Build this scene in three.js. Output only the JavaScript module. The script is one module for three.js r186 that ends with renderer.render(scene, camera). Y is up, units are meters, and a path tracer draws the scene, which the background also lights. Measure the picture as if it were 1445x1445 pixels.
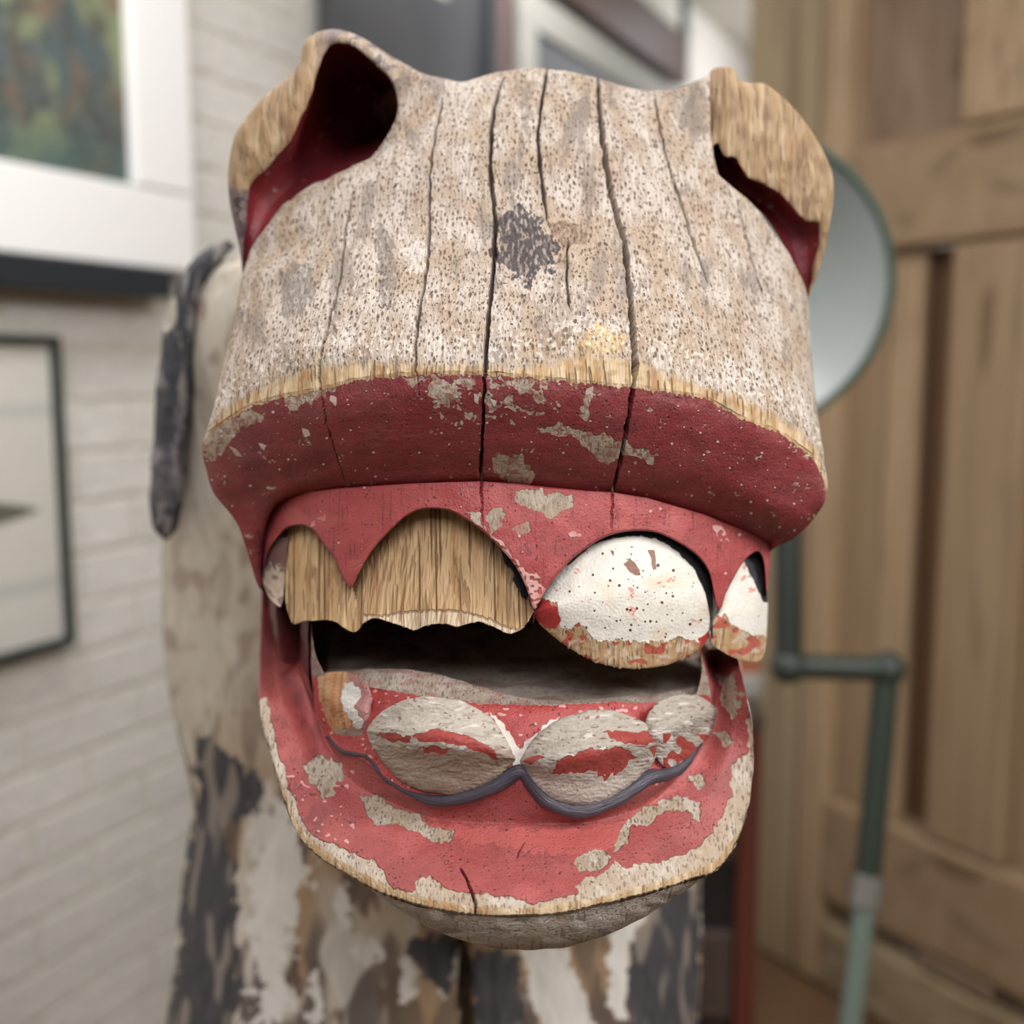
import * as THREE from 'three';
import { RectAreaLightUniformsLib } from 'three/addons/lights/RectAreaLightUniformsLib.js';
import { RoundedBoxGeometry } from 'three/addons/geometries/RoundedBoxGeometry.js';
import { mergeGeometries } from 'three/addons/utils/BufferGeometryUtils.js';

// ------------------------------------------------------------------ camera, lights, exposure
const scene = new THREE.Scene();
scene.background = new THREE.Color(0x0a0a0a);
const FOV = 49.4, PITCH = -7.35 * Math.PI / 180, EYE = 1.25;
const camera = new THREE.PerspectiveCamera(FOV, 1, 0.02, 40);
camera.position.set(0, EYE, 0);
camera.rotation.set(PITCH, 0, 0);
camera.focus = 0.362;
camera.userData.fStop = 5.8;
scene.add(camera);
const renderer = new THREE.WebGLRenderer({ antialias: true });
renderer.toneMapping = THREE.LinearToneMapping;
renderer.toneMappingExposure = 1.0;
renderer.shadowMap.enabled = true;
RectAreaLightUniformsLib.init();
const LIGHTS = [
  // name, label, position, size, intensity, colour, look-at
  ['unseen_lamp', 'square lamp hanging lower than the rest on the right side of the room', [1.2, 2.1, 0.2], [0.5, 0.5], 25, 0xfffdfa, [0.05, 1.2, -0.4]],
  ['unseen_lamp', 'largest fill lamp, added unseen behind the viewer', [0.1, 2.3, 1.0], [1.2, 0.9], 7.2, 0xfbfaff, [-0.1, 1.0, -0.8]],  // added soft fill from the viewer side, no fitting known there
  ['unseen_lamp', 'long narrow ceiling lamp close to the left wall beyond the carving', [-0.45, 2.44, -0.85], [0.9, 0.3], 24, 0xfafaff, [-1.1, 1.3, -1.2]],
  ['unseen_lamp', 'small lamp added unseen above the middle of the room for the far wall', [0.35, 2.45, -2.6], [0.6, 0.4], 16, 0xfafaff, [0.2, 1.2, -3.6]],  // added to lift the far part of the left wall
  ['unseen_lamp', 'small lamp added out of sight beyond the open door to brighten the far end', [1.35, 2.4, -4.0], [0.5, 0.5], 14, 0xfafaff, [0.8, 1.4, -4.5]],  // added wall wash, kept hidden behind the door
];

// ------------------------------------------------------------------ helpers
const FPX = 722.5 / Math.tan(FOV * Math.PI / 360);
const CP = Math.cos(PITCH), SP = Math.sin(PITCH);
function P(px, py, dmm) {                                  // point at a distance (mm) along the view axis
  const d = dmm / 1000, x = (px - 722.5) / FPX * d, y = -(py - 722.5) / FPX * d, z = -d;
  return [x, EYE + y * CP - z * SP, y * SP + z * CP];
}
const clamp = (x, a = 0, b = 1) => x < a ? a : x > b ? b : x;
const lerp = (a, b, t) => a + (b - a) * t;
const ss = (a, b, x) => { const t = clamp((x - a) / (b - a)); return t * t * (3 - 2 * t); };
function rng(seed) { let s = seed >>> 0; return () => { s = (s + 0x6D2B79F5) | 0; let t = Math.imul(s ^ (s >>> 15), 1 | s); t = (t + Math.imul(t ^ (t >>> 7), 61 | t)) ^ t; return ((t ^ (t >>> 14)) >>> 0) / 4294967296; }; }
const perm = new Uint8Array(512); { const r = rng(7), a = [...Array(256).keys()]; for (let i = 255; i > 0; i--) { const j = Math.floor(r() * (i + 1)); [a[i], a[j]] = [a[j], a[i]]; } for (let i = 0; i < 512; i++) perm[i] = a[i & 255]; }
const GX = [1, -1, 1, -1, 1, -1, 1, -1, 0, 0, 0, 0, 1, -1, 0, 0], GY = [1, 1, -1, -1, 0, 0, 0, 0, 1, -1, 1, -1, 1, 1, -1, -1], GZ = [0, 0, 0, 0, 1, 1, -1, -1, 1, 1, -1, -1, 0, 0, 1, -1];
function noise(x, y, z) {
  const xf = Math.floor(x), yf = Math.floor(y), zf = Math.floor(z); x -= xf; y -= yf; z -= zf;
  const X = xf & 255, Y = yf & 255, Z = zf & 255;
  const u = x * x * x * (x * (x * 6 - 15) + 10), v = y * y * y * (y * (y * 6 - 15) + 10), w = z * z * z * (z * (z * 6 - 15) + 10);
  const A = perm[X] + Y, B = perm[X + 1] + Y, AA = perm[A] + Z, AB = perm[A + 1] + Z, BA = perm[B] + Z, BB = perm[B + 1] + Z;
  const g = (h, a, b, c) => { h &= 15; return GX[h] * a + GY[h] * b + GZ[h] * c; };
  return lerp(lerp(lerp(g(perm[AA], x, y, z), g(perm[BA], x - 1, y, z), u), lerp(g(perm[AB], x, y - 1, z), g(perm[BB], x - 1, y - 1, z), u), v),
    lerp(lerp(g(perm[AA + 1], x, y, z - 1), g(perm[BA + 1], x - 1, y, z - 1), u), lerp(g(perm[AB + 1], x, y - 1, z - 1), g(perm[BB + 1], x - 1, y - 1, z - 1), u), v), w);
}
const n2 = (x, y, s = 0) => noise(x, y, s * 7.31 + 0.5);
const names = {};
function numbered(n) { const k = names[n] = (names[n] ?? -1) + 1; return k ? `${n}_${String(k).padStart(3, '0')}` : n; }
function tag(o, label, category, group, kind) { o.userData.label = label; if (category) o.userData.category = category; if (group) o.userData.group = group; if (kind) o.userData.kind = kind; return o; }
function thing(name, label, category, pos = [0, 0, 0], turn = 0, group) { const o = new THREE.Group(); o.name = numbered(name); o.position.set(...pos); o.rotation.y = turn; scene.add(o); return tag(o, label, category, group); }
function mesh(name, geo, mat, parent, label) {
  const m = new THREE.Mesh(geo, mat); m.name = parent === scene ? numbered(name) : name; m.castShadow = m.receiveShadow = true; if (label) m.userData.label = label; parent.add(m); return m;
}
// open Catmull-Rom through points of any dimension, resampled to n points of equal arc length
function curve(pts, n) {
  const D = pts[0].length, fine = [], m = pts.length, S = 16;
  for (let i = 0; i < m - 1; i++) for (let k = 0; k < S; k++) {
    const t = k / S, a = pts[Math.max(0, i - 1)], b = pts[i], c = pts[i + 1], d = pts[Math.min(m - 1, i + 2)], q = [];
    for (let e = 0; e < D; e++) { const m1 = (c[e] - a[e]) / 2, m2 = (d[e] - b[e]) / 2; const t2 = t * t, t3 = t2 * t; q.push((2 * t3 - 3 * t2 + 1) * b[e] + (t3 - 2 * t2 + t) * m1 + (-2 * t3 + 3 * t2) * c[e] + (t3 - t2) * m2); }
    fine.push(q);
  }
  fine.push(pts[m - 1].slice());
  const L = [0]; for (let i = 1; i < fine.length; i++) L.push(L[i - 1] + Math.hypot(fine[i][0] - fine[i - 1][0], fine[i][1] - fine[i - 1][1]) + 1e-9);
  const out = []; let k = 0;
  for (let i = 0; i < n; i++) { const s = L[L.length - 1] * i / (n - 1); while (k < L.length - 2 && L[k + 1] < s) k++; const t = clamp((s - L[k]) / (L[k + 1] - L[k])); out.push(fine[k].map((a, e) => lerp(a, fine[k + 1][e], t))); }
  return out;
}
function yAt(pts, x) { if (x <= pts[0][0]) return pts[0][1]; for (let i = 0; i < pts.length - 1; i++) if (x <= pts[i + 1][0]) return lerp(pts[i][1], pts[i + 1][1], (x - pts[i][0]) / (pts[i + 1][0] - pts[i][0])); return pts[pts.length - 1][1]; }
const bow = (d0, sag, xc, hw) => x => { const s = clamp(Math.abs(x - xc) / hw, 0, 1) * 0.985; return d0 + sag * (1 - Math.sqrt(1 - s * s)); };

// a carved surface: rows of (x, y, depth) sampled to nu columns, smooth across the rows; du / dv extra share of texture is uniform in the grid
function net(rows, nu, nv, opt = {}) {
  const K = rows.length, R = rows.map(r => {
    const c = curve(r.pts, nu);
    return c.map(q => [q[0], q[1], q.length > 2 ? q[2] : r.d(q[0], q[1])]);
  });
  const T = rows.map((r, i) => r.t ?? i / (K - 1));
  const g = { nu, nv, px: new Float32Array(nu * nv), py: new Float32Array(nu * nv), pos: new Float32Array(nu * nv * 3) };
  for (let i = 0; i < nv; i++) {
    const t = T[0] + (T[K - 1] - T[0]) * i / (nv - 1); let k = 0; while (k < K - 2 && T[k + 1] < t) k++;
    const h = T[k + 1] - T[k], s = (t - T[k]) / h, s2 = s * s, s3 = s2 * s;
    const h00 = 2 * s3 - 3 * s2 + 1, h10 = s3 - 2 * s2 + s, h01 = -2 * s3 + 3 * s2, h11 = s3 - s2;
    const linear = rows[k].linear;
    for (let j = 0; j < nu; j++) {
      const q = [];
      for (let e = 0; e < 3; e++) {
        const b = R[k][j][e], c = R[k + 1][j][e];
        if (linear) { q.push(lerp(b, c, s)); continue; }
        const sl = (c - b) / h, s0 = k > 0 ? (b - R[k - 1][j][e]) / (T[k] - T[k - 1]) : sl, s1 = k < K - 2 ? (R[k + 2][j][e] - c) / (T[k + 2] - T[k + 1]) : sl;
        const lim = (a, b2) => a * b2 <= 0 ? 0 : 2 * a * b2 / (a + b2);
        q.push(h00 * b + h10 * h * lim(s0, sl) + h01 * c + h11 * h * lim(sl, s1));
      }
      const o = i * nu + j; g.px[o] = q[0]; g.py[o] = q[1];
      const p = P(q[0], q[1], q[2]); g.pos.set(p, o * 3);
    }
  }
  if (opt.disp) displace(g, opt.disp, opt.out ?? 1);
  return g;
}
function gridNormals(g, wrap) {
  const { nu, nv, pos } = g, N = new Float32Array(pos.length);
  for (let i = 0; i < nv; i++) for (let j = 0; j < nu; j++) {
    const jl = wrap && j === 0 ? nu - 2 : Math.max(0, j - 1), jr = wrap && j === nu - 1 ? 1 : Math.min(nu - 1, j + 1), a = (i * nu + jl) * 3, b = (i * nu + jr) * 3, c = (Math.max(0, i - 1) * nu + j) * 3, d = (Math.min(nv - 1, i + 1) * nu + j) * 3;
    const ux = pos[b] - pos[a], uy = pos[b + 1] - pos[a + 1], uz = pos[b + 2] - pos[a + 2], vx = pos[d] - pos[c], vy = pos[d + 1] - pos[c + 1], vz = pos[d + 2] - pos[c + 2];
    let x = uy * vz - uz * vy, y = uz * vx - ux * vz, z = ux * vy - uy * vx; const l = Math.hypot(x, y, z) || 1; N.set([x / l, y / l, z / l], (i * nu + j) * 3);
  }
  return N;
}
function displace(g, f, sign) {
  const N = gridNormals(g), { nu, nv } = g, D = new Float32Array(nu * nv);
  for (let o = 0; o < nu * nv; o++) D[o] = f(g.px[o], g.py[o], (o % nu) / (nu - 1), Math.floor(o / nu) / (nv - 1), g.pos[o * 3], g.pos[o * 3 + 1], g.pos[o * 3 + 2]) * sign / 1000;
  for (let o = 0; o < nu * nv; o++) for (let e = 0; e < 3; e++) g.pos[o * 3 + e] += N[o * 3 + e] * D[o];
}
function gridGeo(g, flip, base, wrap) {
  const { nu, nv } = g, pos = new Float32Array(g.pos.length), uv = new Float32Array(nu * nv * 2), idx = new Uint32Array((nu - 1) * (nv - 1) * 6);
  for (let o = 0; o < nu * nv; o++) { for (let e = 0; e < 3; e++) pos[o * 3 + e] = g.pos[o * 3 + e] - base[e]; uv[o * 2] = (o % nu) / (nu - 1); uv[o * 2 + 1] = Math.floor(o / nu) / (nv - 1); }
  let q = 0;
  for (let i = 0; i < nv - 1; i++) for (let j = 0; j < nu - 1; j++) { const a = i * nu + j, b = a + 1, c = a + nu, d = c + 1; if (flip) { idx[q++] = a; idx[q++] = c; idx[q++] = b; idx[q++] = b; idx[q++] = c; idx[q++] = d; } else { idx[q++] = a; idx[q++] = b; idx[q++] = c; idx[q++] = b; idx[q++] = d; idx[q++] = c; } }
  const N = gridNormals(g, wrap); if (flip) for (let i = 0; i < N.length; i++) N[i] = -N[i];
  const geo = new THREE.BufferGeometry(); geo.setAttribute('position', new THREE.BufferAttribute(pos, 3)); geo.setAttribute('normal', new THREE.BufferAttribute(N, 3)); geo.setAttribute('uv', new THREE.BufferAttribute(uv, 2)); geo.setIndex(new THREE.BufferAttribute(idx, 1));
  return geo;
}
function dataTex(buf, w, h, srgb) { const t = new THREE.DataTexture(buf, w, h, THREE.RGBAFormat); t.magFilter = THREE.LinearFilter; t.minFilter = THREE.LinearFilter; if (srgb) t.colorSpace = THREE.SRGBColorSpace; t.wrapS = t.wrapT = THREE.ClampToEdgeWrapping; t.needsUpdate = true; return t; }
// paint(px, py, x, y, z, out): out = [r, g, b (sRGB 0-255), height 0-1, roughness 0-1]
function paintedMat(g, w, h, paint, bump = 0.0012) {
  const col = new Uint8Array(w * h * 4), bmp = new Uint8Array(w * h * 4), rgh = new Uint8Array(w * h * 4), out = [0, 0, 0, 0.5, 0.8], { nu, nv, px, py, pos } = g;
  for (let r = 0; r < h; r++) {
    const fv = (r + 0.5) / h * (nv - 1), i = Math.min(nv - 2, Math.floor(fv)), t = fv - i;
    for (let c = 0; c < w; c++) {
      const fu = (c + 0.5) / w * (nu - 1), j = Math.min(nu - 2, Math.floor(fu)), s = fu - j;
      const a = i * nu + j, b = a + 1, d = a + nu, e = d + 1, wa = (1 - s) * (1 - t), wb = s * (1 - t), wd = (1 - s) * t, we = s * t;
      const M = (A, k, m) => A[a * m + k] * wa + A[b * m + k] * wb + A[d * m + k] * wd + A[e * m + k] * we;
      out[3] = 0.5; out[4] = 0.8;
      paint(M(px, 0, 1), M(py, 0, 1), M(pos, 0, 3) * 1000, M(pos, 1, 3) * 1000, M(pos, 2, 3) * 1000, out);
      const o = (r * w + c) * 4; for (let q = 0; q < 3; q++) col[o + q] = clamp(out[q], 0, 255); col[o + 3] = 255;
      const hh = clamp(out[3]) * 255; bmp[o] = bmp[o + 1] = bmp[o + 2] = hh; bmp[o + 3] = 255;
      const rr = clamp(out[4]) * 255; rgh[o] = rgh[o + 1] = rgh[o + 2] = rr; rgh[o + 3] = 255;
    }
  }
  return new THREE.MeshStandardMaterial({ map: dataTex(col, w, h, true), bumpMap: dataTex(bmp, w, h), bumpScale: bump, roughnessMap: dataTex(rgh, w, h), roughness: 1, metalness: 0, side: THREE.DoubleSide });
}

// ------------------------------------------------------------------ the setting
const LA = 26.5 * Math.PI / 180, LD = [Math.sin(LA), -Math.cos(LA)], LN = [Math.cos(LA), Math.sin(LA)], WALLD = 1.3;   // left wall: direction, normal into the room, distance
const ROOM = { t0: -2.6, t1: 5.7, w: 3.3, h: 2.55 };
const R = (n, t, y) => [-LN[0] * WALLD + LN[0] * n + LD[0] * t, y, -LN[1] * WALLD + LN[1] * n + LD[1] * t];
const ROOMTURN = LA - 0;                                   // local x = along normal, local -z = along the wall
function inRoom(o, n, t, y) { o.position.set(...R(n, t, y)); o.rotation.y = -LA; return o; }
function structure(o) { o.userData.kind = 'structure'; return o; }
function noiseTex(w, h, f, srgb = true) { const b = new Uint8Array(w * h * 4), o = [0, 0, 0]; for (let y = 0; y < h; y++) for (let x = 0; x < w; x++) { f(x / w, y / h, o); const k = (y * w + x) * 4; b[k] = clamp(o[0], 0, 255); b[k + 1] = clamp(o[1], 0, 255); b[k + 2] = clamp(o[2], 0, 255); b[k + 3] = 255; } const t = dataTex(b, w, h, srgb); t.wrapS = t.wrapT = THREE.RepeatWrapping; return t; }
const paintBump = noiseTex(256, 256, (u, v, o) => { const q = 128 + 60 * n2(u * 14, v * 14) + 40 * n2(u * 40, v * 40, 2) + 25 * n2(u * 90, v * 90, 3); o[0] = o[1] = o[2] = q; }, false);
const creamMap = [0, 1, 2].map(k => noiseTex(256, 128, (u, v, o) => { const a = n2(u * 6, v * 4, k + 3), b = n2(u * 30, v * 16, k + 9), d = ss(0.25, 0.5, n2(u * 9, v * 6, k + 20)); o[0] = 218 - 2 * k + 8 * a + 5 * b - 12 * d; o[1] = 214 - 2 * k + 8 * a + 5 * b - 11 * d; o[2] = 205 - 2 * k + 8 * a + 5 * b - 11 * d; }));
const creamMats = creamMap.map(m => new THREE.MeshStandardMaterial({ map: m, bumpMap: paintBump, bumpScale: 0.004, roughness: 0.7 }));
const plaster = new THREE.MeshStandardMaterial({ color: 0xd2cdbd, bumpMap: paintBump, bumpScale: 0.002, roughness: 0.9 });
const wallT = 0.15, len = ROOM.t1 - ROOM.t0;
const wallLeft = structure(inRoom(mesh('wall_left', new THREE.BoxGeometry(wallT, ROOM.h, len + 2 * wallT), plaster, scene), -wallT / 2 - 0.006, (ROOM.t0 + ROOM.t1) / 2, ROOM.h / 2));
structure(inRoom(mesh('wall_right', new THREE.BoxGeometry(wallT, ROOM.h, len + 2 * wallT), plaster, scene), ROOM.w + wallT / 2, (ROOM.t0 + ROOM.t1) / 2, ROOM.h / 2));
structure(inRoom(mesh('wall_back', new THREE.BoxGeometry(ROOM.w, ROOM.h, wallT), plaster, scene), ROOM.w / 2, ROOM.t1 + wallT / 2, ROOM.h / 2));
structure(inRoom(mesh('wall_front', new THREE.BoxGeometry(ROOM.w, ROOM.h, wallT), plaster, scene), ROOM.w / 2, ROOM.t0 - wallT / 2, ROOM.h / 2));
structure(inRoom(mesh('ceiling', new THREE.BoxGeometry(ROOM.w + 2 * wallT, 0.12, len + 2 * wallT), new THREE.MeshStandardMaterial({ color: 0xd9d5ca, roughness: 0.95 }), scene), ROOM.w / 2, (ROOM.t0 + ROOM.t1) / 2, ROOM.h + 0.06));
const floorMap = noiseTex(256, 512, (u, v, o) => { const s = n2(u * 40, v * 3, 5), q = n2(u * 8, v * 1.5, 6); o[0] = 112 + 18 * s + 14 * q; o[1] = 84 + 15 * s + 12 * q; o[2] = 58 + 11 * s + 9 * q; });
structure(inRoom(mesh('floor', new THREE.BoxGeometry(ROOM.w + 2 * wallT, 0.12, len + 2 * wallT), new THREE.MeshStandardMaterial({ map: floorMap, roughness: 0.6 }), scene), ROOM.w / 2, (ROOM.t0 + ROOM.t1) / 2, -0.06));
// painted bricks on the left wall, laid one by one in half bond
{
  const r = rng(11), L = 0.215, H = 0.068, J = 0.007, variants = [];
  for (let k = 0; k < 5; k++) { const gb = new RoundedBoxGeometry(0.012, H, L, 2, 0.004), p = gb.attributes.position; for (let i = 0; i < p.count; i++) { const x = p.getX(i); p.setXYZ(i, x + (x > 0 ? 0.0012 * n2(p.getZ(i) * 22, p.getY(i) * 40, k) : 0), p.getY(i) * (1 + 0.03 * n2(p.getZ(i) * 14, k, 2)), p.getZ(i)); } gb.computeVertexNormals(); variants.push(gb); }
  const spots = [];
  for (let c = 0; c * (H + J) < ROOM.h - H; c++) for (let t = ROOM.t0 + (c % 2) * 0.1125; t < ROOM.t1 - L; t += L + J) { const y = c * (H + J) + H / 2 + 0.005, tc = t + L / 2; spots.push([tc, y, Math.hypot((tc - 1.4) * 0.6, y - 1.2)]); }
  spots.sort((a, b) => a[2] - b[2]);
  const off = (tc) => -(tc - (ROOM.t0 + ROOM.t1) / 2), rest = [];
  const far = variants.map(() => []);
  spots.forEach(([tc, y], i) => {
    const x = wallT / 2 - 0.0035 + r() * 0.0012, k = Math.floor(r() * 5), mt = Math.floor(r() * 3), tilt = (r() - 0.5) * 0.012;
    if (i < 290) { const b = mesh('brick', variants[k], creamMats[mt], wallLeft); b.position.set(x, y - ROOM.h / 2, off(tc)); b.rotation.set(tilt * 0.6, tilt, 0); }
    else rest.push(new THREE.Matrix4().compose(new THREE.Vector3(x, y - ROOM.h / 2, off(tc)), new THREE.Quaternion().setFromEuler(new THREE.Euler(tilt * 0.6, tilt, 0)), new THREE.Vector3(1, 1, 1)));
  });
  const im = new THREE.InstancedMesh(variants[0], creamMats[1], rest.length); rest.forEach((m, i) => im.setMatrixAt(i, m)); im.name = 'more_bricks'; im.userData.kind = 'stuff'; im.castShadow = im.receiveShadow = true; wallLeft.add(im);
}
for (const [name, label, pos, size, power, colour, at] of LIGHTS) {
  const t = thing(name, label, 'lamp', [pos[0], ROOM.h, pos[2]]);
  const drop = ROOM.h - pos[1];
  const rod = mesh('stem', new THREE.CylinderGeometry(0.012, 0.012, drop, 12), new THREE.MeshStandardMaterial({ color: 0x333333, roughness: 0.5 }), t); rod.position.y = -drop / 2;
  const head = new THREE.Group(); head.name = 'lamp_head'; head.position.y = -drop; head.lookAt(0, 0, 0); t.add(head);
  const dir = new THREE.Vector3(at[0] - pos[0], at[1] - pos[1], at[2] - pos[2]).normalize();
  head.quaternion.setFromUnitVectors(new THREE.Vector3(0, 0, -1), dir);
  const housing = mesh('housing', new RoundedBoxGeometry(size[0] + 0.03, size[1] + 0.03, 0.03, 2, 0.008), new THREE.MeshStandardMaterial({ color: 0xbbbbb5, roughness: 0.5 }), head); housing.position.z = 0.022;
  const glow = mesh('diffuser', new RoundedBoxGeometry(size[0], size[1], 0.01, 2, 0.004), new THREE.MeshStandardMaterial({ color: 0xffffff, emissive: colour, emissiveIntensity: 1.5, roughness: 0.5 }), head); glow.position.z = 0.003;
  const l = new THREE.RectAreaLight(colour, power, size[0], size[1]); l.position.z = -0.004; head.add(l);
}

// ------------------------------------------------------------------ wood, paint and chip colours of the carving
const G1 = [0, 0.82, -0.57], G2 = [0, 0.57, 0.82];        // grain direction and the one across it
const grain = (x, y, z) => [x, y * G2[1] + z * G2[2], y * G1[1] + z * G1[2]];
function mix(o, c, t) { o[0] += (c[0] - o[0]) * t; o[1] += (c[1] - o[1]) * t; o[2] += (c[2] - o[2]) * t; }
function set(o, c, k = 0) { o[0] = c[0] + k; o[1] = c[1] + k; o[2] = c[2] + k; }
function poly(pts, rough = 7, seed = 0) {                  // irregular outlined patch; returns signed cover 0..1 at (x, y)
  let x0 = 1e9, x1 = -1e9, y0 = 1e9, y1 = -1e9; for (const [x, y] of pts) { x0 = Math.min(x0, x); x1 = Math.max(x1, x); y0 = Math.min(y0, y); y1 = Math.max(y1, y); }
  const m = rough * 1.6;
  return (x, y) => {
    if (x < x0 - m || x > x1 + m || y < y0 - m || y > y1 + m) return 0;
    const wx = x + rough * (n2(x / 22, y / 22, seed) + 0.7 * n2(x / 7, y / 9, seed + 3)), wy = y + rough * (n2(x / 22, y / 22, seed + 1) + 0.7 * n2(x / 7, y / 9, seed + 4));
    let inside = false; for (let i = 0, j = pts.length - 1; i < pts.length; j = i++) { const [xi, yi] = pts[i], [xj, yj] = pts[j]; if ((yi > wy) !== (yj > wy) && wx < (xj - xi) * (wy - yi) / (yj - yi) + xi) inside = !inside; }
    return inside ? 1 : 0;
  };
}
const any = list => (x, y) => { for (const f of list) if (f(x, y)) return 1; return 0; };
// round dots scattered on a jittered grid: cover 0..1
function dots(x, y, cell, prob, r0, r1, seed) {
  const cx = Math.floor(x / cell), cy = Math.floor(y / cell); let m = 0;
  for (let i = -1; i <= 1; i++) for (let j = -1; j <= 1; j++) {
    const a = cx + i, b = cy + j, h = perm[(perm[(a + seed) & 255] + b) & 255], h2 = perm[(h + a * 7 + 3) & 255], h3 = perm[(h2 + b * 5 + 11) & 255]; if (h / 255 > prob) continue;
    const dx = x - (a + 0.15 + 0.7 * h2 / 255) * cell, dy = y - (b + 0.15 + 0.7 * h3 / 255) * cell, r = r0 + (r1 - r0) * (perm[h3] / 255) ** 2, d = Math.hypot(dx, dy) / r; m = Math.max(m, 1 - ss(0.6, 1.15, d));
  }
  return m;
}
// weathered grey-tan wood with open pores
function weathered(x, y, z, o, tone = 0) {
  const [a, b, c] = grain(x, y, z);
  const big = noise(a * 0.028, b * 0.03, c * 0.018), mid = noise(a * 0.11, b * 0.11, c * 0.06 + 9), fib = noise(a * 1.5, b * 1.5, c * 0.14), fine = noise(a * 3.2, b * 3.2, c * 0.9 + 4);
  set(o, [190, 178, 165], tone); mix(o, [180, 160, 136], ss(-0.15, 0.45, mid + 0.6 * big) * 0.65); mix(o, [216, 209, 201], ss(-0.1, 0.5, -mid + 0.5 * fib - 0.3 * big) * 0.75);
  o[0] += 13 * fib + 14 * fine; o[1] += 13 * fib + 14 * fine; o[2] += 13 * fib + 13 * fine;
  const w1 = a + 0.5 * noise(a * 0.2, 3, c * 0.08), dens = 0.5 + 0.5 * noise(a * 0.05, b * 0.05, c * 0.04 + 14);
  let pore = ss(0.2, 0.45, noise(a * 0.8, b * 0.8, c * 0.17 + 30)) * 0.5; const pore2 = Math.max(dots(w1, c * 0.36, 1.45, 0.62 + 0.3 * dens, 0.16, 0.5, 17), 0.9 * dots(w1 + 0.7, c * 0.5, 1.1, 0.4, 0.1, 0.3, 91));
  mix(o, [152, 130, 112], pore * 0.6); mix(o, [102, 78, 62], pore2 * 0.8);
  const dot = ss(0.5, 0.6, noise(a * 0.95 + 70, b * 0.95, c * 0.6)); mix(o, [74, 62, 56], dot * 0.85);
  const chalk = ss(0.2, 0.45, noise(a * 0.75 + 11, b * 0.75, c * 0.17 + 60)) * (1 - pore); mix(o, [222, 215, 207], chalk * 0.38);
  o[0] *= 0.93; o[1] *= 0.91; o[2] *= 0.895;
  o[3] = 0.62 + 0.14 * fib + 0.12 * fine - 0.42 * pore - 0.32 * pore2 - 0.4 * dot + 0.1 * chalk; o[4] = 0.85;
}
// freshly broken wood: straw-coloured, long fibres
function broken(x, y, z, o, tone = 0, sx = 1) {
  const [a, b, c] = grain(x, y, z);
  const w = a + 1.6 * noise(a * 0.05, 3, c * 0.05), s1 = noise(w * 0.42 * sx, b * 0.1, c * 0.012), s2 = noise(w * 1.3 * sx, b * 0.25, c * 0.02 + 8), s3 = noise(w * 3.6, b * 0.5, c * 0.12 + 3);
  set(o, [196, 169, 132], tone); mix(o, [166, 124, 82], ss(0.08, 0.5, s1) * 0.7); mix(o, [214, 195, 165], ss(0.0, 0.5, -s1 + 0.4 * s2) * 0.7);
  const line = ss(0.3, 0.42, s2 + 0.12 * s3); mix(o, [116, 84, 56], line * 0.7);
  o[0] += 11 * s3; o[1] += 10 * s3; o[2] += 9 * s3;
  o[3] = 0.6 + 0.18 * s2 - 0.45 * line + 0.15 * s3; o[4] = 0.75;
}
const RED_DEEP = [138, 46, 48], RED = [168, 72, 70], PINK = [200, 88, 84], GREYWOOD = [160, 142, 120], BLACKPAINT = [44, 42, 46];
function redPaint(x, y, z, o, base = RED) {
  const m = noise(x * 0.06, y * 0.06, z * 0.06), f = noise(x * 0.5, y * 0.5, z * 0.5 + 5), g = noise(x * 1.9, y * 1.3, z * 1.9 + 7);
  set(o, base, 12 * m + 5 * f + 8 * g);
  const dk = ss(0.1, 0.5, m + 0.5 * f); o[0] -= 16 * dk; o[1] -= 8 * dk; o[2] -= 8 * dk;
  const pit = ss(0.5, 0.58, noise(x * 1.3 + 20, y * 0.8, z * 1.3)); mix(o, [58, 32, 32], pit * 0.7);
  o[3] = 0.5 + 0.1 * f + 0.14 * g - 0.3 * pit; o[4] = 0.55 + 0.12 * m;
}
function bareWood(x, y, z, o) {                            // where paint has flaked to grey wood, lower than the paint film
  weathered(x, y, z, o, -30); mix(o, GREYWOOD, 0.45); o[3] = o[3] * 0.5 - 0.05;
}
function specks(px, py, s, th, f = 0.16) { return ss(th, th + 0.06, n2(px * f, py * f * 1.1, s)); }

// ------------------------------------------------------------------ the carved beast
const baseC = P(640, 700, 700), STATUE = [baseC[0], 0, baseC[2]];
const beast = thing('carved_beast', 'weathered carved wooden beast with a gaping red mouth and chipped teeth', 'statue', STATUE);
const part = (name, g, flip, mat, label, parent = beast, wrap) => mesh(name, gridGeo(g, flip, STATUE, wrap), mat, parent, label);

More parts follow.
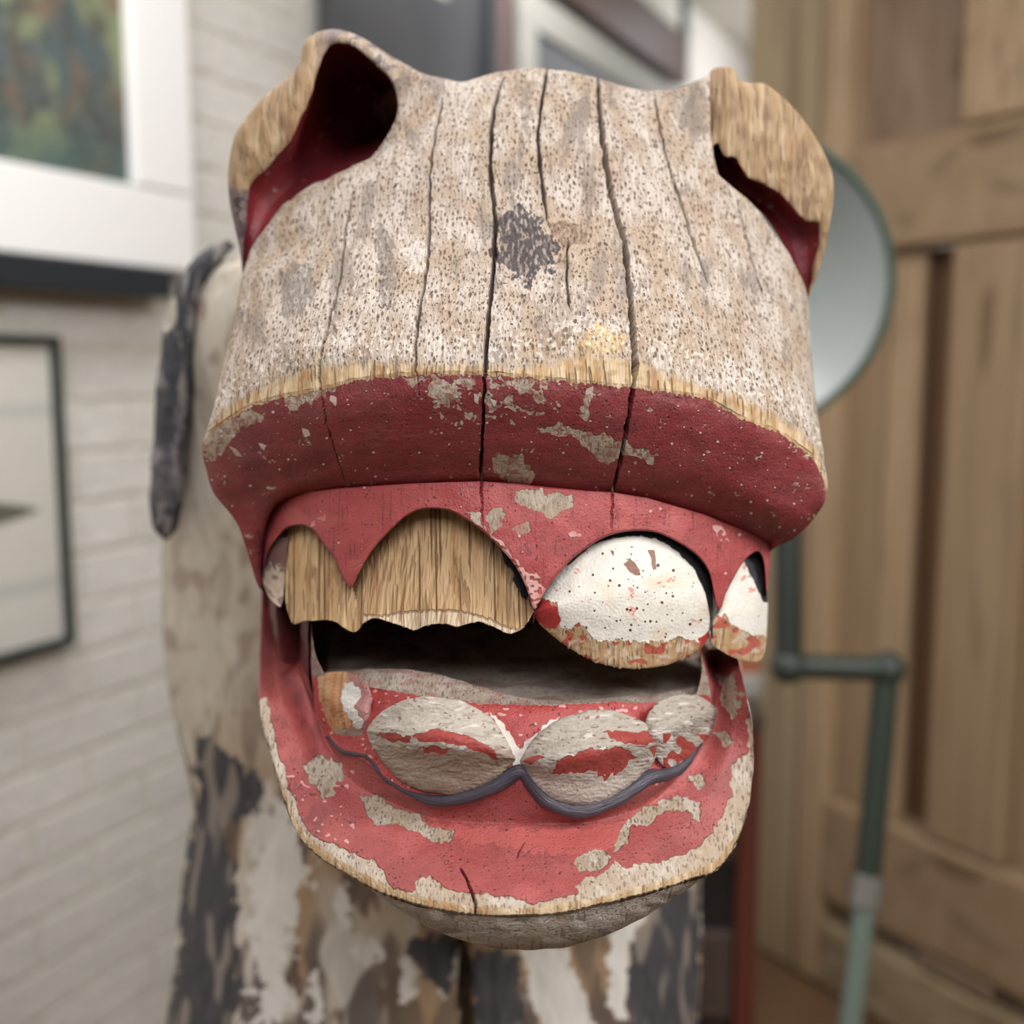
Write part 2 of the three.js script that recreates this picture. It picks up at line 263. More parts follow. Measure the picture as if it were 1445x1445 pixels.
// cracks: polyline (x, y), half width in photograph px, depth mm
const CRACKS = [
  [[[500, 265], [487, 330], [478, 400], [458, 480], [450, 520], [455, 570], [470, 630], [492, 690]], 1.5, 3],
  [[[625, 138], [608, 230], [605, 350], [592, 440], [586, 500], [592, 560]], 1.7, 4],
  [[[712, 108], [696, 160], [692, 240], [698, 300], [697, 370], [690, 440], [685, 510], [681, 600], [679, 690], [681, 752]], 2.8, 9],
  [[[773, 96], [760, 180], [763, 240], [773, 314]], 2.2, 7],
  [[[801, 340], [800, 390], [804, 440]], 1.3, 3],
  [[[843, 106], [850, 190], [862, 270], [880, 340], [888, 400], [893, 470], [896, 520], [885, 600], [872, 665], [864, 700], [863, 750]], 3.5, 10],
  [[[924, 138], [940, 220], [965, 300], [985, 360], [1000, 400]], 1.6, 4],
  [[[1040, 282], [1060, 360], [1080, 430]], 1.3, 3],
  [[[650, 1225], [664, 1255], [670, 1280], [672, 1300]], 2.2, 5],
  [[[738, 1188], [728, 1212]], 1.4, 2],
].map(([p, w, d]) => ({ p: curve(p, 60), w, d, x0: Math.min(...p.map(q => q[0])) - 14, x1: Math.max(...p.map(q => q[0])) + 14, y0: p[0][1], y1: p[p.length - 1][1] }));
function crackDepth(px, py) {
  let s = 0;
  for (const c of CRACKS) {
    if (px < c.x0 || px > c.x1 || py < c.y0 || py > c.y1) continue;
    const f = (py - c.y0) / (c.y1 - c.y0); let k = 0; while (k < 58 && c.p[k + 1][1] < py) k++;
    const t = clamp((py - c.p[k][1]) / (c.p[k + 1][1] - c.p[k][1] + 1e-6)), x = lerp(c.p[k][0], c.p[k + 1][0], t) + 2.2 * n2(py / 16, c.x0, 2) + 1.0 * n2(py / 4, c.x0, 4);
    const taper = Math.min(1, 5 * (1 - f) + 0.25) * Math.min(1, 6 * f + 0.5), w = c.w * taper * (py > 530 ? 0.7 : 1) * (0.85 + 0.5 * n2(py / 22, c.x0, 5));
    const e = Math.abs(px - x) / w; if (e < 1.5) s = Math.max(s, c.d * taper * (1 - ss(0.55, 1.4, e)));
  }
  return s;
}

// ---- muzzle: top of the snout from the worn lip edge to the crest, then back to the skull
const XC = 735;
const rimRed = [[284, 632], [287, 622], [293, 612], [301, 604], [320, 590], [346, 573], [398, 556], [450, 546], [520, 530], [600, 524], [680, 524], [740, 528], [800, 534], [860, 540], [914, 545], [960, 552], [997, 559], [1049, 587], [1100, 607], [1121, 628], [1149, 642], [1152, 666], [1163, 692]];
const rimRedFull = rimRed.slice(0, 19).concat([[1130, 628], [1152, 650], [1163, 676], [1166, 694]]);
const rimTop = [[287, 622], [295, 600], [312, 573], [353, 545], [388, 530], [421, 518], [450, 509], [520, 505], [600, 506], [680, 507], [740, 512], [800, 500], [824, 493], [860, 495], [900, 504], [962, 528], [1031, 549], [1083, 570], [1128, 600], [1156, 635], [1166, 670], [1168, 690]];
const bR = bow(350, 74, XC, 450);
const muzzleRows = [
  { pts: rimRedFull, d: bow(350.5, 74, XC, 450), t: 0 },
  { pts: rimTop, d: bow(352, 74, XC, 450), t: 0.075 },
  { pts: [[305, 560], [316, 525], [350, 490], [420, 462], [500, 452], [600, 448], [740, 446], [880, 446], [980, 470], [1060, 500], [1130, 545], [1152, 590], [1160, 635]], d: bow(362, 74, XC - 4, 440), t: 0.22 },
  { pts: [[335, 425], [345, 405], [400, 385], [480, 370], [600, 360], [740, 355], [880, 358], [990, 375], [1080, 410], [1130, 455], [1143, 500], [1148, 530]], d: bow(382, 72, XC - 2, 418), t: 0.42 },
  { pts: [[344, 386], [358, 352], [400, 335], [480, 312], [600, 292], [740, 280], [880, 286], [980, 305], [1060, 335], [1110, 380], [1132, 405], [1140, 424]], d: bow(397, 70, XC + 4, 408), t: 0.56 },
  { pts: [[398, 292], [430, 272], [480, 252], [570, 225], [650, 208], [740, 200], [880, 208], [970, 232], [1030, 268], [1070, 298], [1090, 326]], d: bow(410, 52, XC + 8, 380), t: 0.70 },
  { pts: [[518, 228], [545, 205], [600, 180], [680, 160], [760, 152], [850, 158], [920, 172], [970, 200], [1000, 230], [1014, 248]], d: bow(421, 30, XC + 25, 300), t: 0.82 },
  { pts: [[562, 152], [580, 142], [640, 136], [690, 128], [760, 122], [840, 130], [900, 148], [950, 158], [985, 168], [1003, 185]], d: bow(430, 18, XC + 40, 270), t: 0.92 },
  { pts: [[556, 112], [575, 97], [600, 105], [640, 114], [662, 113], [690, 104], [725, 98], [770, 97], [830, 107], [890, 124], [930, 128], [960, 124], [985, 113], [1002, 106]], d: bow(440, 12, XC + 40, 270), t: 1.0 },
  { pts: [[556, 116], [580, 112], [640, 130], [690, 126], [760, 122], [830, 130], [900, 140], [960, 140], [1010, 128], [1060, 140]], d: bow(470, 30, XC + 40, 330), t: 1.06 },
  { pts: [[470, 262], [560, 240], [640, 232], [690, 230], [760, 228], [830, 230], [900, 236], [960, 246], [1000, 270]], d: bow(560, 60, XC, 340), t: 1.12 },
  { pts: [[460, 420], [560, 400], [640, 396], [690, 395], [760, 395], [830, 395], [900, 398], [960, 404], [990, 420]], d: bow(640, 40, XC, 340), t: 1.2 },
];
// every row goes on round the sides, back towards the skull
function withSides(rows, back = 60, inX = 34, upto = 5) {
  return rows.map((r, k) => {
    const c = curve(r.pts, 60).map(q => [q[0], q[1], r.d(q[0], q[1])]); const a = c[0], b = c[59], s = k < upto ? 1 : 0.05;
    return { t: r.t, mid: c, l: [[a[0] + s * inX * 0.35, a[1] + 2 * s, a[2] + back * 0.4 * s], [a[0] + s * inX, a[1] + 4 * s, a[2] + back * s], [a[0] + s * inX * 2, a[1] + 6 * s, a[2] + back * 2.2 * s]], r: [[b[0] - s * inX * 0.35, b[1] + 2 * s, b[2] + back * 0.4 * s], [b[0] - s * inX, b[1] + 4 * s, b[2] + back * s], [b[0] - s * inX * 2.4, b[1] + 6 * s, b[2] + back * 2.2 * s]] };
  });
}
function sidedNet(rows, nMid, nSide, nv, opt) {            // visible columns dense, side columns coarse
  const W = withSides(rows, opt.back, opt.inX, opt.upto), mid = net(rows, nMid, nv, opt);
  const side = key => net(W.map(w => ({ t: w.t, pts: key === 'l' ? [...w.l].reverse().concat([w.mid[0]]) : [w.mid[59], ...w.r] })), nSide + 1, nv);
  const l = side('l'), r = side('r'), nu = nMid + 2 * nSide, g = { nu, nv, px: new Float32Array(nu * nv), py: new Float32Array(nu * nv), pos: new Float32Array(nu * nv * 3) };
  for (let i = 0; i < nv; i++) for (let j = 0; j < nu; j++) {
    const [s, jj] = j < nSide ? [l, j] : j < nSide + nMid ? [mid, j - nSide] : [r, j - nSide - nMid + 1], a = i * s.nu + jj, o = i * nu + j;
    g.px[o] = s.px[a]; g.py[o] = s.py[a]; for (let e = 0; e < 3; e++) g.pos[o * 3 + e] = s.pos[a * 3 + e];
  }
  return g;
}
const blotches = [
  [poly([[700, 300], [735, 292], [768, 305], [770, 328], [792, 345], [784, 380], [768, 372], [757, 402], [736, 402], [716, 376], [702, 386]], 17, 1), [58, 52, 54], 0.85],
  [poly([[778, 318], [800, 308], [832, 322], [826, 340], [806, 350], [786, 342]], 10, 2), [104, 78, 62], 0.55],
  [poly([[400, 380], [432, 366], [446, 400], [436, 442], [412, 440]], 16, 3), [112, 104, 100], 0.6],
  [poly([[530, 310], [556, 330], [566, 380], [548, 440], [536, 400]], 16, 4), [108, 98, 92], 0.55],
  [poly([[470, 330], [484, 330], [476, 470], [462, 480]], 12, 14), [124, 114, 106], 0.5],
  [poly([[566, 350], [600, 345], [606, 375], [582, 392]], 9, 5), [222, 216, 208], 0.7],
  [poly([[788, 370], [806, 370], [800, 470], [770, 505], [762, 480]], 14, 6), [124, 108, 92], 0.45],
  [poly([[800, 145], [836, 140], [838, 160], [808, 168]], 8, 7), [120, 108, 98], 0.5],
  [poly([[820, 470], [850, 455], [880, 475], [880, 500], [810, 505]], 8, 8), [204, 168, 104], 0.6],
  [poly([[930, 130], [1000, 115], [1000, 190], [960, 180]], 12, 9), [140, 130, 122], 0.5],
  [poly([[865, 330], [885, 325], [890, 420], [872, 410]], 10, 12), [126, 116, 108], 0.4],
];
function muzzlePaint(px, py, x, y, z, o) {
  weathered(x, y, z, o);
  for (const [f, c, k] of blotches) if (f(px, py)) { const q = n2(px / 5, py / 11, 31); mix(o, c, k * (0.3 + 0.7 * ss(-0.4, 0.12, q + 0.4 * n2(px / 2.5, py / 5, 35)))); }
  const sm = ss(0.22, 0.5, n2(px / 30, py / 70, 33) + 0.35 * n2(px / 6, py / 14, 34)); mix(o, [128, 116, 106], sm * 0.6);
  // the worn golden edge and the chalky white line above it
  const e = yAt(rimTop, px), jag = 8 * n2(px / 11, 1, 40) + 9 * n2(px / 2.6, py / 30, 41), k = ss(-5, 8, py - e + jag - 7);
  if (k > 0) { const t = [0, 0, 0, 0.5, 0.8]; broken(x, y, z, t, -2); mix(t, [156, 130, 96], ss(0, 0.5, n2(px / 12, py / 8, 42)) * 0.5); mix(t, [220, 196, 152], ss(0.1, 0.5, n2(px / 3, py / 14, 45)) * 0.5); mix(o, t, k); o[3] = lerp(o[3], t[3] * 0.9, k); }
  const fl = ss(0.1, 0.4, n2(px / 6, py / 7, 43)) * ss(40, 10, Math.abs(py - e + 22)) * (1 - k); mix(o, [226, 220, 212], fl * 0.6);
}
const muzzle = sidedNet(muzzleRows, 880, 14, 470, { back: 60, inX: 30, upto: 4, out: -1, disp: (px, py, u, v) => crackDepth(px, py) - 0.5 * n2(px / 34, py / 60, 50) - 0.22 * n2(px / 8, py / 26, 51) - (v < 0.09 ? (0.5 * n2(px / 3.4, 2, 52) + 0.7 * n2(px / 14, 4, 53)) * (1 - v / 0.09) : 0) });
part('muzzle', muzzle, false, paintedMat(muzzle, 1500, 1050, muzzlePaint, 0.0011));

// ---- upper lip: red bevel from the worn edge down to the gum
const lipLow = [[366, 830], [368, 790], [373, 752], [380, 728], [398, 708], [433, 694], [488, 687], [571, 683], [679, 679], [740, 683], [824, 692], [866, 695], [914, 703], [997, 727], [1049, 747], [1083, 764], [1087, 770], [1089, 776]];
const lipRows = [
  { pts: rimRedFull, d: bow(350.5, 74, XC, 450), t: 0 },
  { pts: [[285, 640], [292, 632], [306, 615], [350, 588], [398, 574], [450, 566], [520, 552], [600, 546], [680, 546], [740, 548], [860, 559], [914, 564], [997, 580], [1049, 607], [1100, 632], [1130, 652], [1150, 672], [1161, 692], [1164, 706]], d: bow(351, 74, XC, 450), t: 0.14 },
  { pts: [[300, 692], [310, 675], [330, 655], [370, 640], [430, 628], [520, 620], [600, 614], [680, 612], [740, 614], [860, 626], [930, 636], [1000, 656], [1060, 684], [1110, 710], [1136, 724], [1150, 730]], d: bow(359, 72, XC, 442), t: 0.52 },
  { pts: [[336, 742], [342, 726], [355, 708], [380, 690], [430, 674], [500, 664], [571, 660], [679, 656], [740, 660], [860, 672], [914, 680], [997, 702], [1049, 724], [1090, 745], [1112, 755], [1122, 758]], d: bow(368, 68, XC, 415), t: 0.82 },
  { pts: lipLow, d: bow(375, 64, XC, 376), t: 1.0 },
  { pts: lipLow.map(([x, y]) => [XC + (x - XC) * 0.985, y + 6]), d: bow(386, 64, XC, 376), t: 1.08 },
];
const lipBare = any([poly([[605, 528], [640, 540], [656, 565], [628, 574], [608, 556]], 9, 61), poly([[700, 640], [738, 644], [752, 670], [748, 690], [715, 682], [697, 660]], 9, 62), poly([[760, 606], [790, 596], [820, 607], [845, 614], [872, 618], [928, 640], [918, 652], [880, 640], [862, 656], [830, 636], [808, 616], [778, 611]], 7, 63), poly([[828, 548], [844, 545], [836, 570], [826, 592], [817, 586]], 7, 64), poly([[404, 556], [450, 546], [480, 545], [450, 566], [410, 580]], 9, 65), poly([[290, 610], [350, 575], [372, 585], [330, 620], [300, 650], [286, 645]], 12, 66), poly([[560, 530], [610, 530], [580, 548]], 10, 67), poly([[700, 530], [760, 532], [750, 552], [712, 548]], 12, 68)]);
const lipWhite = any([poly([[424, 603], [434, 606], [438, 614], [428, 617]], 2, 70), poly([[322, 630], [332, 632], [342, 645], [334, 646]], 2, 71), poly([[364, 625], [378, 628], [372, 636]], 3, 72), poly([[668, 556], [676, 560], [674, 572], [668, 568]], 2, 73), poly([[690, 562], [702, 566], [698, 574]], 3, 74), poly([[466, 556], [474, 560], [472, 572], [464, 566]], 3, 75)]);
function lipPaint(px, py, x, y, z, o) {
  redPaint(x, y, z, o, [128, 52, 54]);
  const m = n2(px / 40, py / 26, 80); mix(o, [104, 40, 40], ss(0.05, 0.5, m) * 0.5);
  const str = n2(px / 24, py / 4, 81); o[0] += 8 * str; o[1] += 6 * str; o[2] += 5 * str;
  const edge = yAt(rimRedFull, px) + 5 + 5 * n2(px / 16, 3, 82) + 4 * n2(px / 4, 3, 83), wood = py < edge ? 1 : 0;
  const mott = n2(px / 17, py / 13, 84) + 0.5 * n2(px / 5, py / 5, 85) + 0.55 * ss(560, 640, px) * ss(860, 740, px) * ss(650, 540, py) - 0.05;
  const bare = lipBare(px, py) || mott > 0.62;
  if (wood) { broken(x, y, z, o, -8); mix(o, [148, 116, 76], ss(-0.1, 0.4, n2(px / 10, py / 8, 86)) * 0.6); }
  else if (bare) { bareWood(x, y, z, o); mix(o, [126, 74, 62], ss(0, 0.4, n2(px / 7, py / 6, 87)) * 0.6); }
  const left = ss(620, 420, px), sp = dots(px, py * 1.2, 9, 0.10 + 0.3 * left * ss(640, 560, py) + 0.12 * ss(980, 1060, px), 0.5, 2.6, 88);
  if (sp > 0.5 || lipWhite(px, py)) { mix(o, [206, 190, 178], 0.85); o[3] = 0.9; }
  const dust = ss(0.2, 0.6, n2(px / 60, py / 30, 89)); mix(o, [128, 92, 84], dust * 0.25);
}
const lip = sidedNet(lipRows, 900, 12, 210, { back: 60, inX: 30, upto: 9, out: 1, disp: (px, py, u, v) => crackDepth(px, py) * 0.8 - 0.4 * n2(px / 40, py / 30, 90) - (v < 0.1 ? (0.5 * n2(px / 3.4, 2, 52) + 0.7 * n2(px / 14, 4, 53)) * (1 - v / 0.1) : 0) });
part('upper_lip', lip, true, paintedMat(lip, 1500, 360, lipPaint, 0.0007), 'dark red painted bevel under the worn lip edge');

// ---- upper gum with its scalloped edge
const scallop = [[371, 812], [373, 799], [380, 775], [395, 754], [406, 744], [426, 741], [442, 748], [456, 767], [473, 790], [479, 806], [487, 820], [495, 829], [500, 822], [512, 798], [528, 773], [556, 743], [575, 727], [598, 718], [628, 719], [650, 728], [683, 751], [711, 779], [728, 800], [742, 828], [753, 859], [761, 850], [775, 826], [803, 793], [831, 771], [858, 756], [892, 749], [925, 751], [955, 764], [983, 783], [1000, 806], [1007, 835], [1012, 858], [1018, 856], [1024, 838], [1034, 818], [1046, 797], [1056, 785], [1068, 778], [1075, 784], [1079, 800], [1081, 830], [1082, 840]];
const gumTopAt = x => yAt([[371, 790], [374, 752], [380, 730], ...lipLow.slice(4, 16), [1090, 772]], x);
const gumD = bow(372, 66, XC, 366);
const scal = curve(scallop, 700).map(q => [q[0], q[1]]);
function gumNet() {
  const nu = 700, nv = 96, g = { nu, nv, px: new Float32Array(nu * nv), py: new Float32Array(nu * nv), pos: new Float32Array(nu * nv * 3) };
  for (let j = 0; j < nu; j++) {
    const [bx, by] = scal[j], tx = lerp(374, 1088, (bx - 371) / 711), ty = Math.min(gumTopAt(tx) - 1, by - 6);
    for (let i = 0; i < nv; i++) {
      const o = i * nu + j; let px, py, d;
      if (i < 78) { const t = i / 77; px = lerp(tx, bx, t); py = lerp(ty, by, t); d = gumD(px) - 2.2 * Math.sin(Math.PI * clamp((py - ty) / 120) * 0.55) + (t > 0.96 ? (t - 0.96) * 20 : 0) + crackDepth(px, py) * 0.35 + 0.35 * n2(px / 30, py / 30, 95); if (i === 0) d += 7; if (i === 1) d += 1.5; }
      else { const t = (i - 77) / 18; px = bx; py = by + 0.6 - 2 * t * (by > 800 ? 0 : 1); d = gumD(px) + 0.8 + 11 * t; }
      g.px[o] = px; g.py[o] = i < 78 ? py : py + 2000; g.pos.set(P(px, py, d), o * 3);
    }
  }
  return g;
}
const gumBare = any([poly([[724, 694], [742, 690], [762, 690], [766, 698], [785, 693], [810, 698], [808, 713], [790, 723], [776, 734], [764, 722], [740, 716], [729, 706]], 5, 101), poly([[684, 724], [708, 719], [712, 741], [692, 750]], 6, 102), poly([[724, 744], [748, 738], [750, 750], [730, 754]], 5, 103), poly([[660, 722], [680, 726], [684, 748], [664, 734]], 6, 104), poly([[500, 806], [540, 766], [560, 742], [572, 736], [548, 764], [520, 792]], 8, 105)]);
const gumPale = any([poly([[430, 742], [462, 726], [462, 735], [440, 744]], 4, 106), poly([[800, 752], [820, 748], [822, 757], [804, 758]], 4, 107), poly([[735, 805], [760, 815], [770, 845], [752, 870], [745, 840]], 8, 108), poly([[1005, 742], [1018, 742], [1030, 760], [1018, 764]], 5, 109), poly([[690, 752], [705, 764], [736, 800], [746, 830], [738, 826], [724, 800], [700, 772]], 4, 112)]);
function gumPaint(px, py, x, y, z, o) {
  redPaint(x, y, z, o, [160, 70, 69]);
  if (py > 2000) { set(o, px > 735 ? [52, 50, 52] : [86, 52, 56], 14 * n2(px / 9, py / 4, 110)); if (n2(px / 12, 3, 111) > 0.3) mix(o, [200, 186, 176], 0.5); o[4] = 0.6; return; }
  const [a] = grain(x, y, z), st = ss(0.28, 0.5, noise(a * 1.1, 2, py * 0.02)); mix(o, [104, 44, 44], st * 0.5);
  if (gumBare(px, py)) bareWood(x, y, z, o);
  else if (gumPale(px, py) && n2(px / 6, py / 5, 113) > -0.1) { mix(o, [214, 184, 176], 0.75); o[3] = 0.8; }
  const sp = dots(px, py, 22, 0.25, 0.8, 2.6, 114); if (sp > 0.5) { mix(o, [222, 196, 188], 0.8); o[3] = 0.9; }
  const br = n2(px / 36, py / 30, 115); mix(o, [174, 86, 82], ss(0.05, 0.5, br) * 0.6);
}
const gum = gumNet();
part('upper_gum', gum, true, paintedMat(gum, 1300, 360, gumPaint, 0.0006), 'scalloped red gum over the upper teeth');

// ---- upper teeth
function toothNet(top, bottom, dTop, dMid, dBot, nu = 160, nv = 120, disp, under = 14) {
  const shift = (c, y, k = 1) => c.map(([a, b]) => [a, b + y]);
  const t = curve(top, 60), b = curve(bottom, 60), m = t.map((q, i) => [lerp(q[0], b[i][0], 0.5), lerp(q[1], b[i][1], 0.5)]), q3 = t.map((q, i) => [lerp(q[0], b[i][0], 0.86), lerp(q[1], b[i][1], 0.86)]);
  const rows = [{ pts: t, d: dTop, t: 0 }, { pts: m, d: dMid, t: 0.5 }, { pts: q3, d: x => lerp(dMid(x), dBot(x), 0.6), t: 0.86 }, { pts: b, d: dBot, t: 1 }, { pts: b.map(([x, y]) => [x, y - 2]), d: x => dBot(x) + under, t: 1.1 }, { pts: t.map(([x, y]) => [x, y + 20]), d: x => dBot(x) + under + 6, t: 1.3 }];
  return net(rows, nu, nv, { disp, out: 1 });
}
const fibres = (amp) => (px, py, u, v) => v > 0.88 ? 0 : amp * (0.5 * n2(px / 5 + py * 0.05, py / 120, 120) + 0.35 * n2(px / 2.2, py / 60, 121));
const T1 = toothNet([[399, 790], [401, 756], [412, 738], [432, 732], [452, 742], [470, 768], [488, 806], [496, 822]], [[403, 850], [412, 879], [430, 876], [445, 876], [462, 875], [478, 880], [492, 890], [503, 891], [512, 880]], x => gumD(x) + 9, x => gumD(x) + 6, x => gumD(x) + 4, 160, 110, fibres(0.8));
const T2 = toothNet([[495, 826], [505, 800], [526, 764], [556, 734], [598, 709], [628, 710], [655, 720], [688, 744], [716, 770], [734, 798], [750, 850]], [[511, 880], [528, 872], [548, 877], [570, 884], [586, 889], [603, 882], [628, 880], [645, 884], [661, 880], [676, 877], [689, 881], [704, 888], [719, 894], [736, 888], [742, 881], [753, 862]], x => gumD(x) + 11, x => gumD(x) + 7, x => gumD(x) + 3, 260, 140, fibres(0.9));
const bul = (x, xc, hw, k) => k * Math.sqrt(Math.max(0, 1 - ((x - xc) / hw) ** 2));
const T3 = toothNet([[752, 862], [760, 842], [776, 818], [806, 782], [836, 760], [862, 745], [892, 739], [925, 741], [958, 754], [986, 774], [1003, 798], [1010, 836]], [[752, 864], [760, 880], [775, 893], [800, 912], [830, 930], [860, 940], [892, 944], [925, 942], [960, 932], [985, 918], [998, 900], [1005, 870]], x => gumD(x) + 8 - bul(x, 880, 130, 2), x => gumD(x) + 5 - bul(x, 880, 130, 9), x => gumD(x) + 9 - bul(x, 880, 130, 6), 260, 160, (px, py) => 0.35 * n2(px / 24, py / 24, 123) - (py > 905 ? 0.5 * ss(0.1, 0.4, n2(px / 5, py / 40, 124)) : 0));
const T4 = toothNet([[1012, 864], [1020, 838], [1032, 812], [1045, 788], [1058, 774], [1070, 770], [1078, 776], [1081, 800]], [[1000, 892], [1004, 908], [1020, 920], [1038, 929], [1058, 934], [1074, 932], [1081, 910], [1083, 860]], x => gumD(x) + 9, x => gumD(x) + 3, x => gumD(x) + 5, 120, 120, (px, py) => 0.3 * n2(px / 24, py / 24, 125));
const t2black = poly([[706, 776], [716, 772], [736, 800], [752, 836], [744, 846], [726, 818]], 5, 168);
function rawTooth(px, py, x, y, z, o) {
  broken(x, y, z, o, 2, 1.15); mix(o, [188, 148, 100], 0.5);
  const [ga, gb, gc] = grain(x, y, z), ln = ss(0.3, 0.4, noise(ga * 0.85 + 0.02 * gc, 5, gc * 0.012)); mix(o, [104, 68, 36], ln * 0.75); o[3] -= 0.4 * ln;
  const ledge = px > 512 ? yAt([[512, 866], [540, 868], [556, 864], [580, 862], [610, 860], [640, 861], [661, 864], [690, 872], [720, 886]], px) + 3 * n2(px / 6, 1, 130) : 2000;
  if (py > ledge) { mix(o, [214, 196, 172], 0.7); o[3] += 0.12; if (py < ledge + 3) { mix(o, [120, 88, 60], 0.6); o[3] = 0.2; } }
  if (n2(px / 12, py / 60, 131) > 0.36) mix(o, [150, 112, 76], 0.4);
  if (t2black(px, py)) { set(o, BLACKPAINT, 12 * n2(px / 5, py / 5, 167)); o[4] = 0.5; }
}
part('tooth', T1, true, paintedMat(T1, 420, 340, rawTooth, 0.0012), 'narrow upper tooth snapped to bare wood');
part('tooth', T2, true, paintedMat(T2, 700, 420, rawTooth, 0.0014), 'broad upper tooth snapped to bare straw-coloured wood');
const bandT3 = [[765, 846], [775, 832], [800, 799], [835, 769], [865, 759], [900, 756], [930, 762], [955, 777], [980, 803], [996, 838], [1001, 866], [1003, 900]];
const t3red = any([poly([[750, 846], [768, 846], [784, 856], [790, 868], [789, 888], [770, 890], [755, 872]], 6, 140), poly([[880, 794], [890, 788], [903, 804], [902, 812], [890, 808]], 3, 141), poly([[914, 776], [922, 776], [926, 790], [926, 804], [921, 806], [919, 790]], 2, 142), poly([[860, 776], [867, 778], [866, 784]], 2, 143), poly([[985, 900], [998, 892], [998, 904], [988, 910]], 3, 144)]);
function whiteTooth(low) {
  return (px, py, x, y, z, o) => {
    const f = noise(x * 0.4, y * 0.4, z * 0.4), g = n2(px / 4, py / 4, 150), lowY = yAt(low, px) + 4 * n2(px / 7, 2, 151) + 3 * n2(px / 3, 2, 152);
    set(o, [218, 213, 202], 7 * f + 7 * g); mix(o, [212, 190, 160], ss(0.15, 0.5, n2(px / 40, py / 40, 153)) * 0.4); o[3] = 0.7 + 0.12 * g; o[4] = 0.6;
    if (n2(px / 20, py / 14, 154) > 0.5 && n2(px / 3, py / 3, 155) > -0.1) mix(o, [208, 118, 104], 0.7);
    const near = ss(110, 20, Math.hypot(px - 915, (py - 860) * 1.2)), hole = Math.max(dots(px, py, 8, 0.04 + 0.4 * near, 0.5, 2.2, 156), dots(px, py, 26, 0.12, 1, 3, 157)); mix(o, [84, 52, 44], hole); o[3] -= 0.5 * hole;
    const nj = 2 * n2(px / 6, py / 6, 165), black = px < 1006 ? py + nj < yAt(bandT3, px) && px > 800 : px - 1050 + nj > (py - 792) * 0.47 && py < 850;
    if (black) { set(o, BLACKPAINT, 10 * n2(px / 5, py / 5, 166)); o[3] = 0.4; o[4] = 0.5; return; }
    if (t3red(px, py)) { redPaint(x, y, z, o, py > 840 ? [168, 48, 46] : [138, 92, 76]); o[3] = 0.35; }
    else if (py > lowY) {
      broken(x, y, z, o, -22); mix(o, [150, 104, 74], ss(0, 0.4, n2(px / 14, py / 8, 157)) * 0.5);
      const upper = ss(34, 8, py - lowY); if (n2(px / 15, py / 9, 158) + 0.22 * upper > 0.36) { redPaint(x, y, z, o, [170, 88, 72]); } else if (n2(px / 11, py / 11, 159) > 0.22 && upper > 0.3) mix(o, [190, 174, 158], 0.7);
      o[3] *= 0.7;
    }
  };
}
part('tooth', T3, true, paintedMat(T3, 700, 520, whiteTooth([[752, 846], [786, 850], [790, 884], [805, 888], [815, 878], [826, 886], [838, 904], [870, 903], [900, 906], [940, 905], [960, 899], [985, 905], [1000, 890]]), 0.0008), 'broad upper tooth with pitted white paint');
part('tooth', T4, true, paintedMat(T4, 300, 300, whiteTooth([[1000, 872], [1024, 868], [1032, 880], [1042, 888], [1060, 896], [1082, 898]]), 0.0008), 'narrow upper tooth with clean white paint');
// stub of paint left on the outer edge of the first tooth
const stub = net([{ pts: [[388, 760], [378, 776], [372, 800], [371, 820], [377, 838], [386, 850], [394, 856]].map(q => [...q, gumD(q[0]) + 2]) }, { pts: [[408, 758], [405, 776], [402, 800], [401, 820], [400, 838], [399, 848], [396, 856]].map(q => [...q, gumD(400) + 4]) }, { pts: [[406, 760], [404, 776], [402, 800], [401, 820], [400, 838], [399, 848], [396, 856]].map(q => [...q, gumD(400) + 16]) }, { pts: [[390, 764], [382, 776], [376, 800], [375, 820], [380, 838], [388, 850], [394, 856]].map(q => [...q, gumD(380) + 16]) }], 40, 30);
part('tooth', stub, false, paintedMat(stub, 120, 100, (px, py, x, y, z, o) => { set(o, [196, 178, 158], 16 * n2(px / 5, py / 9, 160)); if (py < 800 + 12 * n2(px / 6, py / 8, 161)) mix(o, [98, 60, 58], 0.8); if (n2(px / 9, py / 12, 162) > 0.2) mix(o, [104, 88, 84], 0.6); }, 0.0006), 'sliver of an outer upper tooth at the mouth corner');

// ---- nostrils: broken wing of wood and the red hollow behind it
function ribbon(outer, inner, dOut, dIn, dMid, back, n, nv, disp) {   // inner edge -> worn face -> outer edge -> back
  const a = curve(inner, n), b = curve(outer, n), cx = (i) => [b[i][0], b[i][1]];
  const rows = [
    { pts: a.map((q, i) => [lerp(q[0], b[i][0], 0.03), lerp(q[1], b[i][1], 0.03), dIn(i / (n - 1)) + 5]), t: 0 },
    { pts: a.map((q, i) => [q[0], q[1], dIn(i / (n - 1))]), t: 0.04 },
    { pts: a.map((q, i) => [lerp(q[0], b[i][0], 0.5), lerp(q[1], b[i][1], 0.5), dMid(i / (n - 1))]), t: 0.4 },
    { pts: b.map((q, i) => [q[0], q[1], dOut(i / (n - 1))]), t: 0.76 },
    { pts: b.map((q, i) => [lerp(q[0], a[i][0], 0.06), lerp(q[1], a[i][1], 0.06), dOut(i / (n - 1)) + back * 0.25]), t: 0.86 },
    { pts: b.map((q, i) => [lerp(q[0], a[i][0], 0.5) + (q[0] < 700 ? 14 : -14), lerp(q[1], a[i][1], 0.5) + 14, dOut(i / (n - 1)) + back]), t: 1 },
  ];
  return net(rows.map(r => ({ ...r, pts: r.pts })), n, nv, { disp, out: 1 });
}
const wingLo = [[582, 96], [560, 84], [540, 72], [518, 57], [495, 46], [468, 41], [443, 48], [427, 64], [423, 88], [404, 111], [372, 137], [346, 168], [329, 198], [322, 245], [324, 285], [331, 320], [338, 352], [342, 386]];
